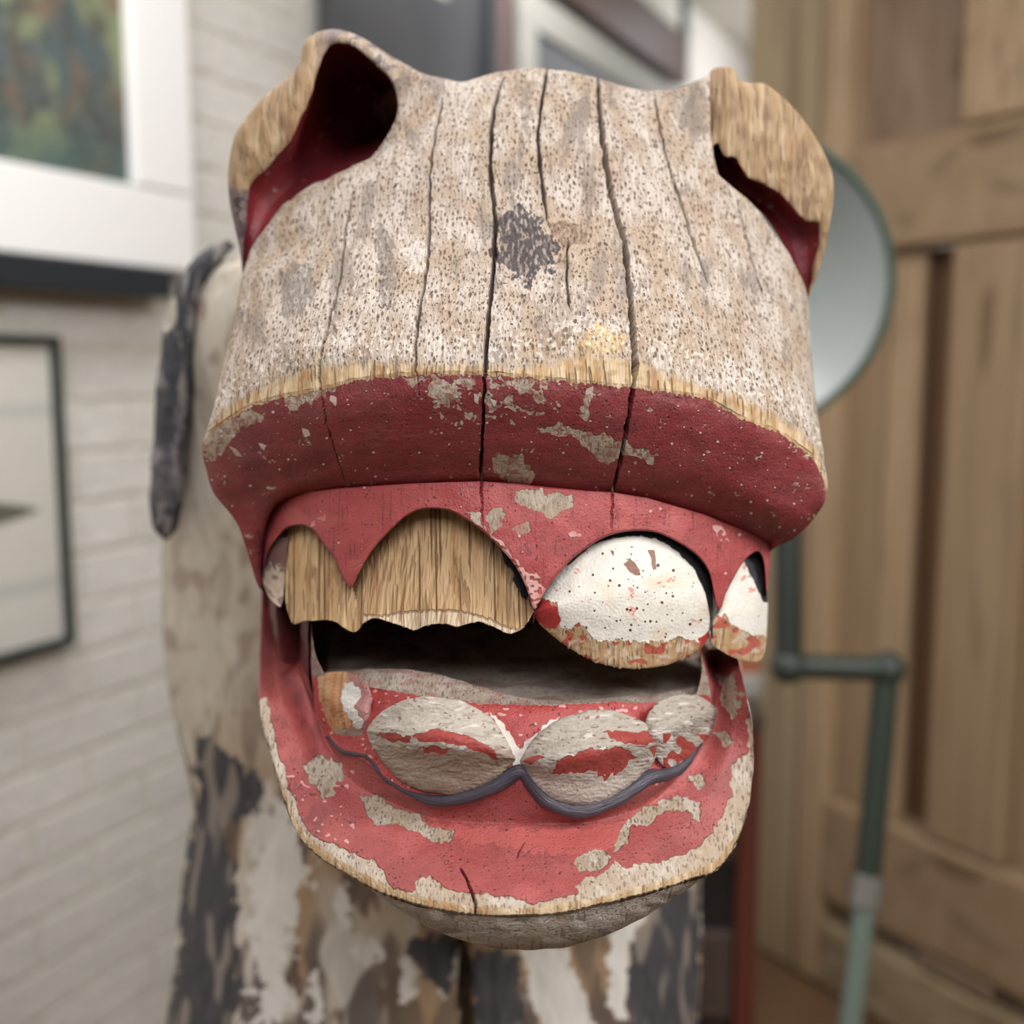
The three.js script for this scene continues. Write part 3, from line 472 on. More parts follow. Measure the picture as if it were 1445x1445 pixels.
const wingLi = [[563, 150], [555, 120], [540, 100], [522, 84], [498, 66], [478, 62], [464, 66], [454, 84], [446, 108], [438, 136], [424, 166], [412, 196], [390, 222], [370, 244], [352, 264], [349, 296], [345, 340], [344, 384]];
const wdL = t => 446 - 14 * Math.sin(Math.PI * clamp(t * 1.1)) + 6 * t;
const WL = ribbon(wingLo, wingLi, t => wdL(t) + 4, t => wdL(t), t => wdL(t) - 2.5, 60, 240, 90, (px, py, u, v) => v > 0.8 ? 0 : ss(0.76, 0.55, v) * (0.4 * n2(px / 5, py / 60, 200) + 0.5 * n2(px / 22, py / 22, 201)));
function wingPaint(left) {
  return (px, py, x, y, z, o) => {
    const k = left ? ss(436, 470, px + 8 * n2(px / 6, py / 12, 205)) * ss(150, 120, py) : 0, low = left ? ss(262, 274, py + 7 * n2(px / 7, py / 7, 206)) : 0;
    broken(x, y, z, o, -30, 0.9); mix(o, [164, 136, 104], 0.45); mix(o, [122, 96, 72], ss(0.1, 0.5, n2(px / 16, py / 50, 207)) * 0.5); mix(o, [196, 172, 140], ss(0.1, 0.5, n2(px / 9, py / 40, 208)) * 0.45);
    if (k > 0) { const t = [0, 0, 0, 0.5, 0.8]; weathered(x, y, z, t, -4); if (n2(px / 18, py / 12, 209) + 0.5 * ss(520, 470, px) > 0.28) mix(t, [116, 104, 106], 0.75); mix(o, t, k); }
    if (low > 0) { mix(o, [124, 108, 106], low); if (n2(px / 9, py / 9, 210) > 0.2) mix(o, [62, 56, 58], 0.6 * low); }
  };
}
part('nostril_wing', WL, false, paintedMat(WL, 900, 320, wingPaint(true), 0.0012), 'broken straw-coloured edge of the open nostril');
const wingRo = [[1001, 106], [1004, 99], [1014, 95], [1030, 95], [1038, 102], [1042, 112], [1060, 117], [1080, 119], [1110, 142], [1136, 172], [1160, 210], [1174, 244], [1176, 282], [1170, 322], [1162, 362], [1150, 396], [1140, 422]];
const wingRi = [[1001, 140], [1002, 180], [1003, 204], [1014, 203], [1022, 220], [1036, 222], [1046, 236], [1056, 250], [1072, 256], [1088, 266], [1102, 274], [1120, 294], [1138, 312], [1152, 312], [1158, 322], [1150, 368], [1140, 420]];
const wdR = t => 446 - 12 * Math.sin(Math.PI * clamp(t * 1.05)) + 4 * t;
const WR = ribbon(wingRo, wingRi, t => wdR(t) + 3, t => wdR(t), t => wdR(t) - 1.5, 60, 220, 110, (px, py, u, v) => v > 0.8 ? 0 : ss(0.76, 0.55, v) * (0.45 * n2(px / 5, py / 60, 220) + 0.8 * n2(px / 26, py / 26, 221)));
part('nostril_wing', WR, true, paintedMat(WR, 800, 420, wingPaint(false), 0.0013), 'broken straw-coloured edge of the nostril on the bright side');
function hollow(inner, edge, dIn, dEdge, deep, n) {
  const a = curve(inner, n), b = curve(edge, n);
  const M = (f, add) => a.map((q, i) => { const t = i / (n - 1); return [lerp(q[0], b[i][0], f), lerp(q[1], b[i][1], f), lerp(dIn(t), dEdge(t), f) + add * deep(t)]; });
  return net([{ pts: M(-0.05, 0.06), t: 0 }, { pts: M(0.12, 0.55), t: 0.2 }, { pts: M(0.4, 1), t: 0.45 }, { pts: M(0.75, 1), t: 0.7 }, { pts: M(0.98, 0.5), t: 0.88 }, { pts: M(1.03, 0.04), t: 1 }], n, 60);
}
const edgeL = [[566, 152], [563, 160], [558, 172], [552, 186], [540, 206], [522, 226], [498, 241], [472, 250], [440, 258], [400, 291], [372, 330], [356, 358], [345, 386]];
const HL = hollow(wingLi, edgeL, t => wdL(t) + 1, t => 444 + 6 * t + 1, t => lerp(80, 5, ss(0.1, 0.9, t)), 120);
const hollowPaint = (px, py, x, y, z, o) => { redPaint(x, y, z, o, [128, 42, 48]); const w = specks(px, py, 230, 0.5, 0.12); if (w > 0.3) { mix(o, [190, 170, 166], 0.7); o[3] = 0.9; } mix(o, [112, 34, 40], ss(0, 0.5, n2(px / 22, py / 22, 231)) * 0.5); };
part('nostril_hollow', HL, false, paintedMat(HL, 500, 260, hollowPaint, 0.0008), 'dark red hollow of the open nostril');
const edgeR = [[1001, 118], [1000, 160], [1002, 205], [1008, 232], [1020, 258], [1036, 272], [1052, 283], [1074, 299], [1090, 318], [1104, 340], [1116, 368], [1130, 400], [1139, 422]];
const HR = hollow(wingRi, edgeR, t => wdR(t) + 1, t => 446 + 2 * t, t => lerp(20, 4, ss(0.2, 0.95, t)), 120);
part('nostril_hollow', HR, true, paintedMat(HR, 500, 260, hollowPaint, 0.0008), 'red hollow half hidden behind the snout');

// ---- lower lip: red face of the jaw inside its bare wooden rim
const jawRim = [[370, 826], [368, 890], [366, 940], [366, 1000], [374, 1040], [385, 1078], [400, 1128], [419, 1174], [446, 1206], [503, 1240], [548, 1263], [610, 1281], [669, 1290], [740, 1292], [800, 1286], [838, 1278], [908, 1261], [977, 1240], [1011, 1226], [1038, 1192], [1055, 1143], [1062, 1090], [1062, 1030], [1054, 984], [1046, 950], [1036, 915]];
const jawCrease = [[404, 826], [408, 900], [420, 950], [438, 1000], [458, 1050], [489, 1098], [513, 1119], [575, 1146], [603, 1157], [651, 1163], [740, 1166], [804, 1166], [838, 1163], [880, 1152], [921, 1136], [963, 1096], [994, 1048], [1010, 1000], [1012, 960], [1000, 915]];
const jawBase = [[440, 880], [440, 930], [444, 980], [452, 1020], [468, 1046], [500, 1062], [522, 1076], [556, 1108], [590, 1126], [640, 1134], [690, 1118], [738, 1092], [762, 1120], [800, 1142], [850, 1138], [905, 1112], [950, 1092], [985, 1052], [1004, 1012], [1000, 960], [985, 905]];
const jB = bow(338, 96, 720, 366), deep = y => 80 * ss(1010, 830, y), jD = (x, y) => jB(x) + deep(y);
const jawRows = [
  { pts: jawRim.map(([x, y]) => [x + (735 - x) * 0.004, y + 3]), d: (x, y) => jD(x, y) + 3, t: 0 },
  { pts: jawRim, d: jD, t: 0.02 },
  { pts: curve(jawRim, 40).map((q, i, A) => { const c = curve(jawCrease, 40)[i]; return [lerp(q[0], c[0], 0.5), lerp(q[1], c[1], 0.5)]; }), d: (x, y) => bow(348.5, 88, 720, 340)(x) + deep(y), t: 0.42 },
  { pts: jawCrease, d: (x, y) => bow(365, 74, 722, 305)(x) + deep(y), t: 0.8 },
  { pts: jawCrease.map(([x, y]) => [x + (726 - x) * 0.006, y - 4]), d: (x, y) => bow(366, 73, 722, 305)(x) + deep(y), t: 0.83 },
  { pts: curve(jawBase, 60).map(q => [q[0], q[1] + 3]), d: bow(361, 66, 726, 288), t: 1 },
  { pts: curve(jawBase, 60).map(q => [q[0], q[1] - 6]), d: bow(369, 66, 726, 288), t: 1.06 },
];
const jawBareEdge = [[378, 980], [388, 1050], [402, 1088], [414, 1122], [426, 1162], [446, 1184], [470, 1190], [500, 1204], [530, 1215], [546, 1232], [548, 1250], [580, 1258], [588, 1244], [606, 1234], [632, 1254], [668, 1262], [722, 1264], [746, 1276], [780, 1270], [814, 1260], [812, 1250], [828, 1238], [852, 1232], [868, 1216], [880, 1225], [912, 1220], [950, 1210], [990, 1194], [1006, 1170], [1020, 1158], [1024, 1134], [1034, 1120], [1030, 1082], [1046, 1070], [1056, 1060], [1056, 1010]];
const rimBare = poly([...jawBareEdge, [1054, 960], [1090, 950], [1100, 1320], [340, 1320], [350, 1000]], 5, 240);
const jawBare = any([rimBare, poly([[426, 1085], [450, 1064], [480, 1074], [490, 1098], [470, 1104], [476, 1120], [455, 1126], [443, 1104]], 7, 241), poly([[507, 1125], [530, 1121], [560, 1142], [590, 1148], [606, 1165], [642, 1172], [636, 1186], [610, 1190], [590, 1176], [560, 1162], [535, 1166], [520, 1150]], 5, 242), poly([[885, 1192], [868, 1202], [880, 1162], [904, 1144], [930, 1128], [962, 1124], [990, 1134], [985, 1162], [970, 1144], [942, 1144], [920, 1160], [895, 1166]], 6, 243), poly([[970, 1096], [990, 1094], [996, 1106], [986, 1114]], 4, 244), poly([[1012, 952], [1040, 950], [1048, 1000], [1030, 1012], [1016, 986]], 9, 245), poly([[812, 1214], [836, 1196], [858, 1198], [862, 1212], [846, 1228], [822, 1230]], 6, 246), poly([[1006, 1030], [1024, 1034], [1040, 1052], [1024, 1056]], 5, 247)]);
const salmon = poly([[590, 1152], [640, 1166], [740, 1170], [840, 1168], [890, 1152], [950, 1104], [985, 1064], [996, 1080], [930, 1130], [905, 1150], [880, 1165], [868, 1200], [800, 1206], [740, 1204], [660, 1186], [600, 1170]], 9, 259);
function jawPaint(px, py, x, y, z, o) {
  redPaint(x, y, z, o, [154, 74, 72]);
  const wall = yAt(jawCrease.slice(4, 17), px) > py + 3 && px > 440 && px < 996;
  if (px < 470) mix(o, [104, 52, 50], 0.4 * ss(-0.1, 0.3, n2(px / 14, py / 26, 258) + 0.5 * ss(1000, 900, py) - 0.1));  // blotchy upward darkening paints in the shade of the upper jaw
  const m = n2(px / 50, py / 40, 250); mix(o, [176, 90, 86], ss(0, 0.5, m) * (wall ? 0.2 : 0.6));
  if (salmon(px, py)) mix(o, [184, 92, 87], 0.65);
  const ck = 1 - ss(0.012, 0.04, Math.abs(n2(px / 30, py / 24, 251) + 0.2 * n2(px / 7, py / 7, 257))); if (!wall && n2(px / 60, py / 50, 252) > 0.25) { mix(o, [140, 60, 56], ck * 0.45); o[3] -= 0.2 * ck; }
  if (n2(px / 9, py / 7, 253) > 0.4 && py > 1080 && px < 500) mix(o, [216, 176, 168], 0.7);
  if (jawBare(px, py)) {
    weathered(x, y, z, o, rimBare(px, py) ? -4 : -26); mix(o, rimBare(px, py) ? [176, 162, 142] : [150, 138, 116], 0.35); o[3] = o[3] * 0.6 - 0.05;
    const e = Math.min(...[0, 1].map(() => yAt([[360, 1000], [380, 1064], [419, 1162], [446, 1192], [503, 1228], [548, 1250], [610, 1270], [669, 1279], [740, 1282], [838, 1268], [908, 1250], [977, 1229], [1011, 1215], [1060, 1150]], px))) + 4 * n2(px / 6, 1, 254);
    if (py > e) { const t = [0, 0, 0, 0.5, 0.8]; broken(x, y, z, t, -24); mix(o, t, 0.85); }
  }
}
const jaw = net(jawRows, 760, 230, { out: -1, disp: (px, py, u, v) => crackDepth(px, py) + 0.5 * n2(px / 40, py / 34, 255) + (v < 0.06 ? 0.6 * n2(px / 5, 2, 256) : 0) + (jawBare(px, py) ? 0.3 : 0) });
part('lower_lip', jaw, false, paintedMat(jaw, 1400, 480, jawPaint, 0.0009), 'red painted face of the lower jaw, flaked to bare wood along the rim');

// ---- chin: unpainted underside of the lower jaw
const chinRow = (k, d, dy, cy = 1010) => ({ pts: jawRim.map(([x, y]) => [735 + (x - 735) * k, cy + (y - cy) * (y > cy ? (1 + (k - 1) * 0.5) : 1) + dy * Math.max(0, 1 - ((x - 735) / 370) ** 2)]), d });
const chinLow = [[382, 826], [380, 890], [378, 940], [380, 1000], [388, 1040], [398, 1078], [414, 1128], [434, 1172], [462, 1205], [512, 1246], [556, 1279], [612, 1311], [668, 1332], [735, 1341], [800, 1336], [850, 1321], [905, 1296], [960, 1262], [996, 1232], [1024, 1192], [1042, 1143], [1050, 1090], [1050, 1030], [1044, 984], [1034, 950], [1024, 915]];
const chinRows = [
  { pts: jawRim.map(([x, y]) => [x + (735 - x) * 0.004, y + 3]), d: (x, y) => jD(x, y) + 3, t: 0 },
  { pts: curve(jawRim, 40).map((q, i) => { const c = curve(chinLow, 40)[i]; return [lerp(q[0], c[0], 0.55), lerp(q[1], c[1], 0.62)]; }), d: (x, y) => jD(x, y) + 10, t: 0.3 },
  { pts: chinLow, d: (x, y) => bow(366, 90, 720, 366)(x) + deep(y), t: 0.6 },
  { pts: chinLow.map(([x, y]) => [735 + (x - 735) * 0.93, 1010 + (y - 1010) * 0.97]), d: bow(420, 90, 720, 360), t: 0.8 },
  { pts: chinLow.map(([x, y]) => [720 + (x - 735) * 0.75, 1010 + (y - 1010) * 0.85]), d: bow(560, 60, 720, 340), t: 1 },
];
const chin = net(chinRows, 420, 160, { out: -1, disp: (px, py, u, v) => 0.5 * n2(px / 30, py / 20, 260) + (v < 0.04 ? 0.5 * n2(px / 5, 2, 256) : 0) });
part('chin', chin, true, paintedMat(chin, 900, 300, (px, py, x, y, z, o) => { weathered(x, y, z, o, -18); mix(o, [164, 156, 146], 0.5); if (n2(px / 26, py / 9, 262) > 0.3) mix(o, [206, 200, 192], 0.5); if (n2(px / 40, py / 12, 263) > 0.34) mix(o, [104, 98, 94], 0.5); }, 0.0008), 'grey unpainted underside of the jaw');

// ---- lower gum ridge, dusty on top, and the mouth behind it
const ridge = [[440, 955], [452, 956], [470, 962], [500, 966], [533, 971], [590, 982], [635, 988], [681, 994], [740, 995], [793, 994], [865, 991], [919, 991], [960, 986], [990, 980], [1005, 985]];
const ridgeBack = [[446, 950], [470, 947], [498, 945], [530, 944], [558, 943], [585, 946], [613, 951], [650, 960], [681, 970], [740, 984], [793, 988], [865, 984], [919, 980], [960, 972], [1000, 965]];
const gumRows = [
  { pts: curve(jawBase, 60).map(q => [q[0], q[1] + 4]), d: bow(361, 66, 726, 288), t: 0 },
  { pts: curve(jawBase, 60).map((q, i) => { const c = curve(ridge, 60)[i]; return [lerp(q[0], c[0], 0.5), lerp(q[1], c[1], 0.5)]; }), d: bow(365, 64, 726, 288), t: 0.5 },
  { pts: ridge, d: bow(372, 60, 726, 288), t: 0.92 },
  { pts: ridge.map(([x, y]) => [x, y - 1.5]), d: bow(373.5, 60, 726, 288), t: 0.96 },
  { pts: ridgeBack, d: bow(386, 56, 726, 292), t: 1.2 },
  { pts: ridgeBack.map(([x, y]) => [x, y + 12]), d: bow(394, 56, 726, 292), t: 1.35 },
];
const dusty = (px, py, x, y, z, o) => { weathered(x, y, z, o, -40); mix(o, [140, 128, 118], 0.55); const f = n2(px / 8, py / 5, 270); o[0] += 8 * f; o[1] += 8 * f; o[2] += 8 * f; };
const webWhite = poly([[690, 1004], [708, 1018], [726, 1046], [736, 1056], [750, 1042], [772, 1018], [790, 1010], [770, 1036], [752, 1064], [748, 1092], [726, 1092], [722, 1068], [708, 1040]], 5, 276);
const lgum = net(gumRows, 420, 120, { out: 1, disp: (px, py) => 0.4 * n2(px / 20, py / 14, 271) });
part('lower_gum', lgum, false, paintedMat(lgum, 900, 300, (px, py, x, y, z, o) => {
  const e = yAt(ridge, px) + 2 * n2(px / 8, 1, 272); if (py < e) { dusty(px, py, x, y, z, o); if (n2(px / 30, py / 8, 273) > 0.2) mix(o, [140, 88, 82], 0.4); return; }
  redPaint(x, y, z, o, [160, 62, 60]); if (webWhite(px, py)) { set(o, [204, 196, 186], 14 * n2(px / 6, py / 8, 275)); o[3] = 0.7; return; } if (n2(px / 8, py / 6, 274) > 0.45) mix(o, [216, 190, 184], 0.7);
}, 0.0007), 'red lower gum with dusty top');
// lining of the mouth: floor, cheeks, back and palate as one hollow
// the mouth is open to the side at the bright corner, so its lining runs floor, far wall, palate only
const hollowAt = (d, xl, xr, yt) => { const yb = 521 + 471 * 389 / d; return [[xr, yb + 2], [lerp(xl, xr, 0.85), yb + 3], [lerp(xl, xr, 0.5), yb + 3], [lerp(xl, xr, 0.15), yb + 1], [xl + 12, yb - 8], [xl, lerp(yb, yt, 0.3)], [xl, lerp(yb, yt, 0.7)], [xl + 14, yt + 8], [lerp(xl, xr, 0.2), yt], [lerp(xl, xr, 0.6), yt], [xr, yt + 4]].map(q => [...q, d + 66 * ss(486, 389, d) * (1 - Math.sqrt(1 - clamp(Math.abs(q[0] - 735) / 372, 0, 0.99) ** 2))]); };
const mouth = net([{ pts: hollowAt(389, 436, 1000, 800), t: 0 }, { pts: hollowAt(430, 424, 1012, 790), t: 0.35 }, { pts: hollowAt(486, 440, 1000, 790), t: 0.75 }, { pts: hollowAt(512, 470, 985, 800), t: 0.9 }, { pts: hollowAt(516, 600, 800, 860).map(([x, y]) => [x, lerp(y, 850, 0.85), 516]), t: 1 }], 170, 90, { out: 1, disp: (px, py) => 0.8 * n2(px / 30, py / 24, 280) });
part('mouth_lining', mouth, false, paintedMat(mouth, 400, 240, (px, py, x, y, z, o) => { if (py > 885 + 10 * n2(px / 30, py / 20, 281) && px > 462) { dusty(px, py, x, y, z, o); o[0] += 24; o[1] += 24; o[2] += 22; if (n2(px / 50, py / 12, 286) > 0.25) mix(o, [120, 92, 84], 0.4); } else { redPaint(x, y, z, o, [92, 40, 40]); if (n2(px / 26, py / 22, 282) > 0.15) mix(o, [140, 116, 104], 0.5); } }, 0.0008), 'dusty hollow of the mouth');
// cheeks joining the jaws at the corners of the mouth
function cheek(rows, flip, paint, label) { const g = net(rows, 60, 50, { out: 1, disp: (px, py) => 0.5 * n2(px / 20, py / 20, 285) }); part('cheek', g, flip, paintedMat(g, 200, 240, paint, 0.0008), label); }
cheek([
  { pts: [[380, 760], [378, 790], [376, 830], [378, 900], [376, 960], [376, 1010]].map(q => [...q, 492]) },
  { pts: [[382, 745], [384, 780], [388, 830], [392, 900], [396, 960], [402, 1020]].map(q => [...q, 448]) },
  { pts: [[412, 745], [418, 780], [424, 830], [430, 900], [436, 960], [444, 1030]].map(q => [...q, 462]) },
  { pts: [[450, 745], [458, 780], [460, 830], [462, 900], [466, 960], [470, 1030]].map(q => [...q, 492]) }], true, (px, py, x, y, z, o) => { redPaint(x, y, z, o, [104, 46, 46]); mix(o, [84, 60, 52], 0.4 * ss(-0.1, 0.3, n2(px / 16, py / 30, 287))); }, 'red cheek with the shade of the mouth corner put into its colour');  // dark base and brown mix paint the shade cast by the upper jaw
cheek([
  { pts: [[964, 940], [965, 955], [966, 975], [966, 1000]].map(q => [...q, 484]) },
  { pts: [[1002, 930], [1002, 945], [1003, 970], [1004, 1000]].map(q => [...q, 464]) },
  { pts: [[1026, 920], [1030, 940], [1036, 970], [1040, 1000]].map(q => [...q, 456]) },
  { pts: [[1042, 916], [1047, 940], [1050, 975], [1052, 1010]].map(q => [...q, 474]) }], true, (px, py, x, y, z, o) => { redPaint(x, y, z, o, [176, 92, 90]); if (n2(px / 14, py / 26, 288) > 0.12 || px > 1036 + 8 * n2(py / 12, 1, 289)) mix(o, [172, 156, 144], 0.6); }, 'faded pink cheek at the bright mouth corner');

// ---- lower teeth: ridged almond shapes standing on the gum
function almond(top, bottom, d0, bulge, paint, label, ridgeAt = 0.42) {
  const n = 60, t = curve(top, n), b = curve(bottom, n);
  const row = (f, h, extra = 0) => t.map((q, i) => { const u = i / (n - 1), prof = Math.pow(Math.max(0, 1 - (2 * u - 1) ** 2), 0.6); return [lerp(q[0], b[i][0], f), lerp(q[1], b[i][1], f), d0(lerp(q[0], b[i][0], f)) - bulge * h * prof + extra]; });
  const g = net([{ pts: row(0.05, -0.6, 6), t: 0 }, { pts: row(0, 0.1), t: 0.1 }, { pts: row(ridgeAt * 0.55, 0.62), t: 0.3 }, { pts: row(ridgeAt * 0.95, 1.08), t: 0.5 }, { pts: row(ridgeAt * 1.06, 1.1), t: 0.55 }, { pts: row(ridgeAt + (1 - ridgeAt) * 0.55, 0.6), t: 0.78 }, { pts: row(1, 0.1), t: 1 }, { pts: row(0.97, -0.6, 6), t: 1.1 }], 150, 110, { out: 1, disp: (px, py) => 0.35 * n2(px / 22, py / 12, 290) + 0.18 * n2(px / 6, py / 3, 291) });
  part('tooth', g, true, paintedMat(g, 520, 380, paint, 0.0007), label);
}
const ltD = bow(363, 65, 726, 288);
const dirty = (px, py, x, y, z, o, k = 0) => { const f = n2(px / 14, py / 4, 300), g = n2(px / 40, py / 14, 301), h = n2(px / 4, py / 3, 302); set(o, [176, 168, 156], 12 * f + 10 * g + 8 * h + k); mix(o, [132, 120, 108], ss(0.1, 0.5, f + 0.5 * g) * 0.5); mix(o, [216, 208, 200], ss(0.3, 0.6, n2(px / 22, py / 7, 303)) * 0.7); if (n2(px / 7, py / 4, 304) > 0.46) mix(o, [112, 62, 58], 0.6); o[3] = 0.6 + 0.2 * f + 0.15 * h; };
const L2red = any([poly([[580, 1040], [606, 1028], [640, 1034], [680, 1046], [700, 1060], [702, 1074], [690, 1068], [660, 1054], [620, 1048], [590, 1046]], 3, 310), poly([[528, 1034], [556, 1036], [582, 1040], [582, 1050], [550, 1044]], 5, 311), poly([[598, 1054], [640, 1056], [622, 1064], [600, 1062]], 4, 312)]);
almond([[517, 1032], [526, 1016], [548, 998], [585, 984], [620, 984], [655, 991], [690, 1010], [712, 1040], [726, 1068]], [[518, 1036], [528, 1058], [548, 1086], [580, 1110], [620, 1121], [650, 1120], [680, 1110], [706, 1094], [727, 1072]], ltD, 14, (px, py, x, y, z, o) => { dirty(px, py, x, y, z, o, 4); if (py > 1056 + 6 * n2(px / 9, 1, 313)) { mix(o, [140, 120, 102], 0.7); } if (L2red(px, py)) { redPaint(x, y, z, o, [158, 64, 58]); o[3] = 0.25; } }, 'lower tooth with a long red chip along its ridge');  // brown on the lower facet paints in its undercut shade
const L3red = any([poly([[770, 1088], [796, 1068], [838, 1056], [890, 1056], [898, 1070], [880, 1088], [850, 1100], [836, 1086], [800, 1094]], 7, 320), poly([[852, 1034], [880, 1030], [930, 1034], [934, 1046], [900, 1050], [866, 1044]], 6, 321), poly([[738, 1074], [760, 1064], [770, 1068], [748, 1078]], 3, 322), poly([[912, 1056], [930, 1050], [924, 1070]], 3, 323)]);
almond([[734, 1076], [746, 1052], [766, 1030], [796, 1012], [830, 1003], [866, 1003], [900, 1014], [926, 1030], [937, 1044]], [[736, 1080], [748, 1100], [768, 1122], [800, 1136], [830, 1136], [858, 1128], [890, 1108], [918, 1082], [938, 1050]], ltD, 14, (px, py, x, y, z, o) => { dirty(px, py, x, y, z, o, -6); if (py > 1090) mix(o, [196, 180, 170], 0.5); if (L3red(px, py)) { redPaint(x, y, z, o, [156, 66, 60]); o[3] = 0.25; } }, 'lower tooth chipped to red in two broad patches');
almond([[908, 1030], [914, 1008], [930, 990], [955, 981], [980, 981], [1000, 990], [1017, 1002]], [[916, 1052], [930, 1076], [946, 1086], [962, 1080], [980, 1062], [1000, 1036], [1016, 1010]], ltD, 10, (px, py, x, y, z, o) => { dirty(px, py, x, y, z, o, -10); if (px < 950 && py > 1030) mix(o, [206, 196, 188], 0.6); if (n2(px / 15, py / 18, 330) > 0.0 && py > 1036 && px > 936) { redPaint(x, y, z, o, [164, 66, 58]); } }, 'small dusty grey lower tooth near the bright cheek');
const l1white = any([poly([[484, 966], [500, 962], [508, 976], [502, 1000], [514, 1020], [500, 1030], [490, 1004], [480, 990]], 6, 334)]);
almond([[443, 962], [452, 954], [472, 948], [498, 952], [516, 964], [526, 985]], [[446, 975], [456, 1006], [468, 1032], [482, 1052], [506, 1054], [520, 1034]], x => ltD(x) + 3, 7, (px, py, x, y, z, o) => { broken(x, y, z, o, -6); mix(o, [186, 116, 72], 0.4); if (px > 496 + 9 * n2(py / 11, px / 30, 331)) { redPaint(x, y, z, o, [140, 74, 72]); mix(o, [170, 150, 144], 0.4); } if (l1white(px, py)) set(o, [204, 200, 192], 12 * n2(px / 6, py / 6, 332)); if (py > 1028) mix(o, [150, 136, 124], 0.8); }, 'broken lower tooth of bare orange wood', 0.5);
// black painted bead under the lower teeth
{
  const c = curve([[462, 1040], [480, 1058], [502, 1064], [520, 1070], [545, 1100], [580, 1120], [620, 1130], [660, 1124], [700, 1108], [726, 1092], [738, 1090], [752, 1108], [772, 1130], [805, 1143], [840, 1140], [880, 1122], [915, 1098], [946, 1090], [970, 1072], [990, 1048]], 160).map(([x, y]) => new THREE.Vector3(...P(x, y, ltD(x) - 1.6)).sub(new THREE.Vector3(...STATUE)));
  const g = new THREE.TubeGeometry(new THREE.CatmullRomCurve3(c), 320, 0.0024, 10), p = g.attributes.position, nn = g.attributes.normal; for (let i = 0; i < p.count; i++) { const s = Math.floor(i / 11) / 320, k = 0.0005 * noise(p.getX(i) * 180, p.getY(i) * 180, p.getZ(i) * 180) - 0.0018 * (1 - ss(0.22, 0.4, s) * ss(1, 0.9, s)); p.setXYZ(i, p.getX(i) + nn.getX(i) * k, p.getY(i) + nn.getY(i) * k, p.getZ(i) + nn.getZ(i) * k); }
  mesh('tooth_outline', g, new THREE.MeshStandardMaterial({ color: 0x45404a, roughness: 0.45, bumpMap: paintBump, bumpScale: 0.0008 }), beast, 'black painted outline under the lower teeth');
}

// ---- body: worn black and white post behind the head
const FLOORPY = 722.5 + FPX * Math.tan(0) + 0;
function loft(rows, n, nv, paintW, paintH, paint, disp, bump) {  // rows: [py, xl, xr, dC, rd, worldY?]
  const K = rows.length, nu = n + 1, g = { nu, nv, px: new Float32Array(nu * nv), py: new Float32Array(nu * nv), pos: new Float32Array(nu * nv * 3) };
  const c = curve(rows.map(r => [r[0], 0, r[1], r[2], r[3], r[4]]), nv);
  for (let i = 0; i < nv; i++) {
    const [py, , xl, xr, dC, rd] = c[i], xc = (xl + xr) / 2, hw = (xr - xl) / 2 * dC / FPX / 1000, C = P(xc, py, dC);
    for (let j = 0; j < nu; j++) {
      const a = Math.PI * 2 * j / n, cs = -Math.cos(a), sn = Math.sin(a), e = 0.85, X = Math.sign(cs) * Math.abs(cs) ** e, Z = Math.sign(sn) * Math.abs(sn) ** e, o = i * nu + j;
      g.px[o] = sn >= 0 ? xc + X * (xr - xl) / 2 : xc + 3000 + X * (xr - xl) / 2; g.py[o] = py;
      const q = [C[0] + X * hw, Math.max(0, C[1]), C[2] + Z * rd / 1000]; g.pos.set(q, o * 3);
      const dy = q[1] - EYE, yc = dy * CP + q[2] * SP, zc = -dy * SP + q[2] * CP; if (C[1] > 0.5) { g.px[o] = 722.5 + FPX * q[0] / -zc + (sn >= 0 ? 0 : 3000); g.py[o] = 722.5 - FPX * yc / -zc; }
    }
  }
  displaceWrap(g, disp); return [g, paintedMat(g, paintW, paintH, paint, bump)];
}
function displaceWrap(g, f) { const N = gridNormals(g, true), { nu, nv } = g; for (let o = 0; o < nu * nv; o++) { if (o >= nu * (nv - 1)) continue; const d = f(g.pos[o * 3] * 1000, g.pos[o * 3 + 1] * 1000, g.pos[o * 3 + 2] * 1000, g.px[o], g.py[o]) / 1000; for (let e = 0; e < 3; e++) g.pos[o * 3 + e] += -N[o * 3 + e] * d; } }
const bodyBlack = any([poly([[292, 1040], [330, 1070], [352, 1090], [372, 1110], [368, 1136], [340, 1150], [318, 1170], [330, 1230], [334, 1300], [340, 1400], [322, 1460], [230, 1460], [256, 1300], [262, 1180], [284, 1120], [278, 1040]], 14, 340), poly([[940, 1240], [960, 1246], [985, 1240], [990, 1460], [892, 1460], [884, 1370], [905, 1300]], 14, 341), poly([[560, 1330], [640, 1320], [646, 1400], [600, 1380]], 16, 342), poly([[665, 1345], [730, 1340], [742, 1445], [690, 1460], [660, 1440]], 14, 343)]);
const bodyWhite = any([poly([[735, 1330], [800, 1340], [824, 1400], [845, 1460], [770, 1460], [745, 1390]], 8, 345), poly([[860, 1300], [930, 1260], [890, 1330], [885, 1445], [860, 1420]], 9, 346), poly([[350, 1140], [420, 1140], [440, 1230], [420, 1300], [400, 1340], [412, 1400], [400, 1450], [350, 1450], [366, 1380], [350, 1300]], 30, 347), poly([[490, 1340], [530, 1330], [540, 1350], [524, 1372], [510, 1360]], 16, 348), poly([[470, 1260], [492, 1250], [496, 1310], [476, 1320]], 12, 337), poly([[560, 1360], [580, 1352], [584, 1400], [566, 1420]], 12, 338), poly([[432, 1390], [452, 1370], [460, 1440], [436, 1450]], 12, 339), poly([[590, 1345], [640, 1340], [636, 1400], [612, 1390]], 16, 349)]);
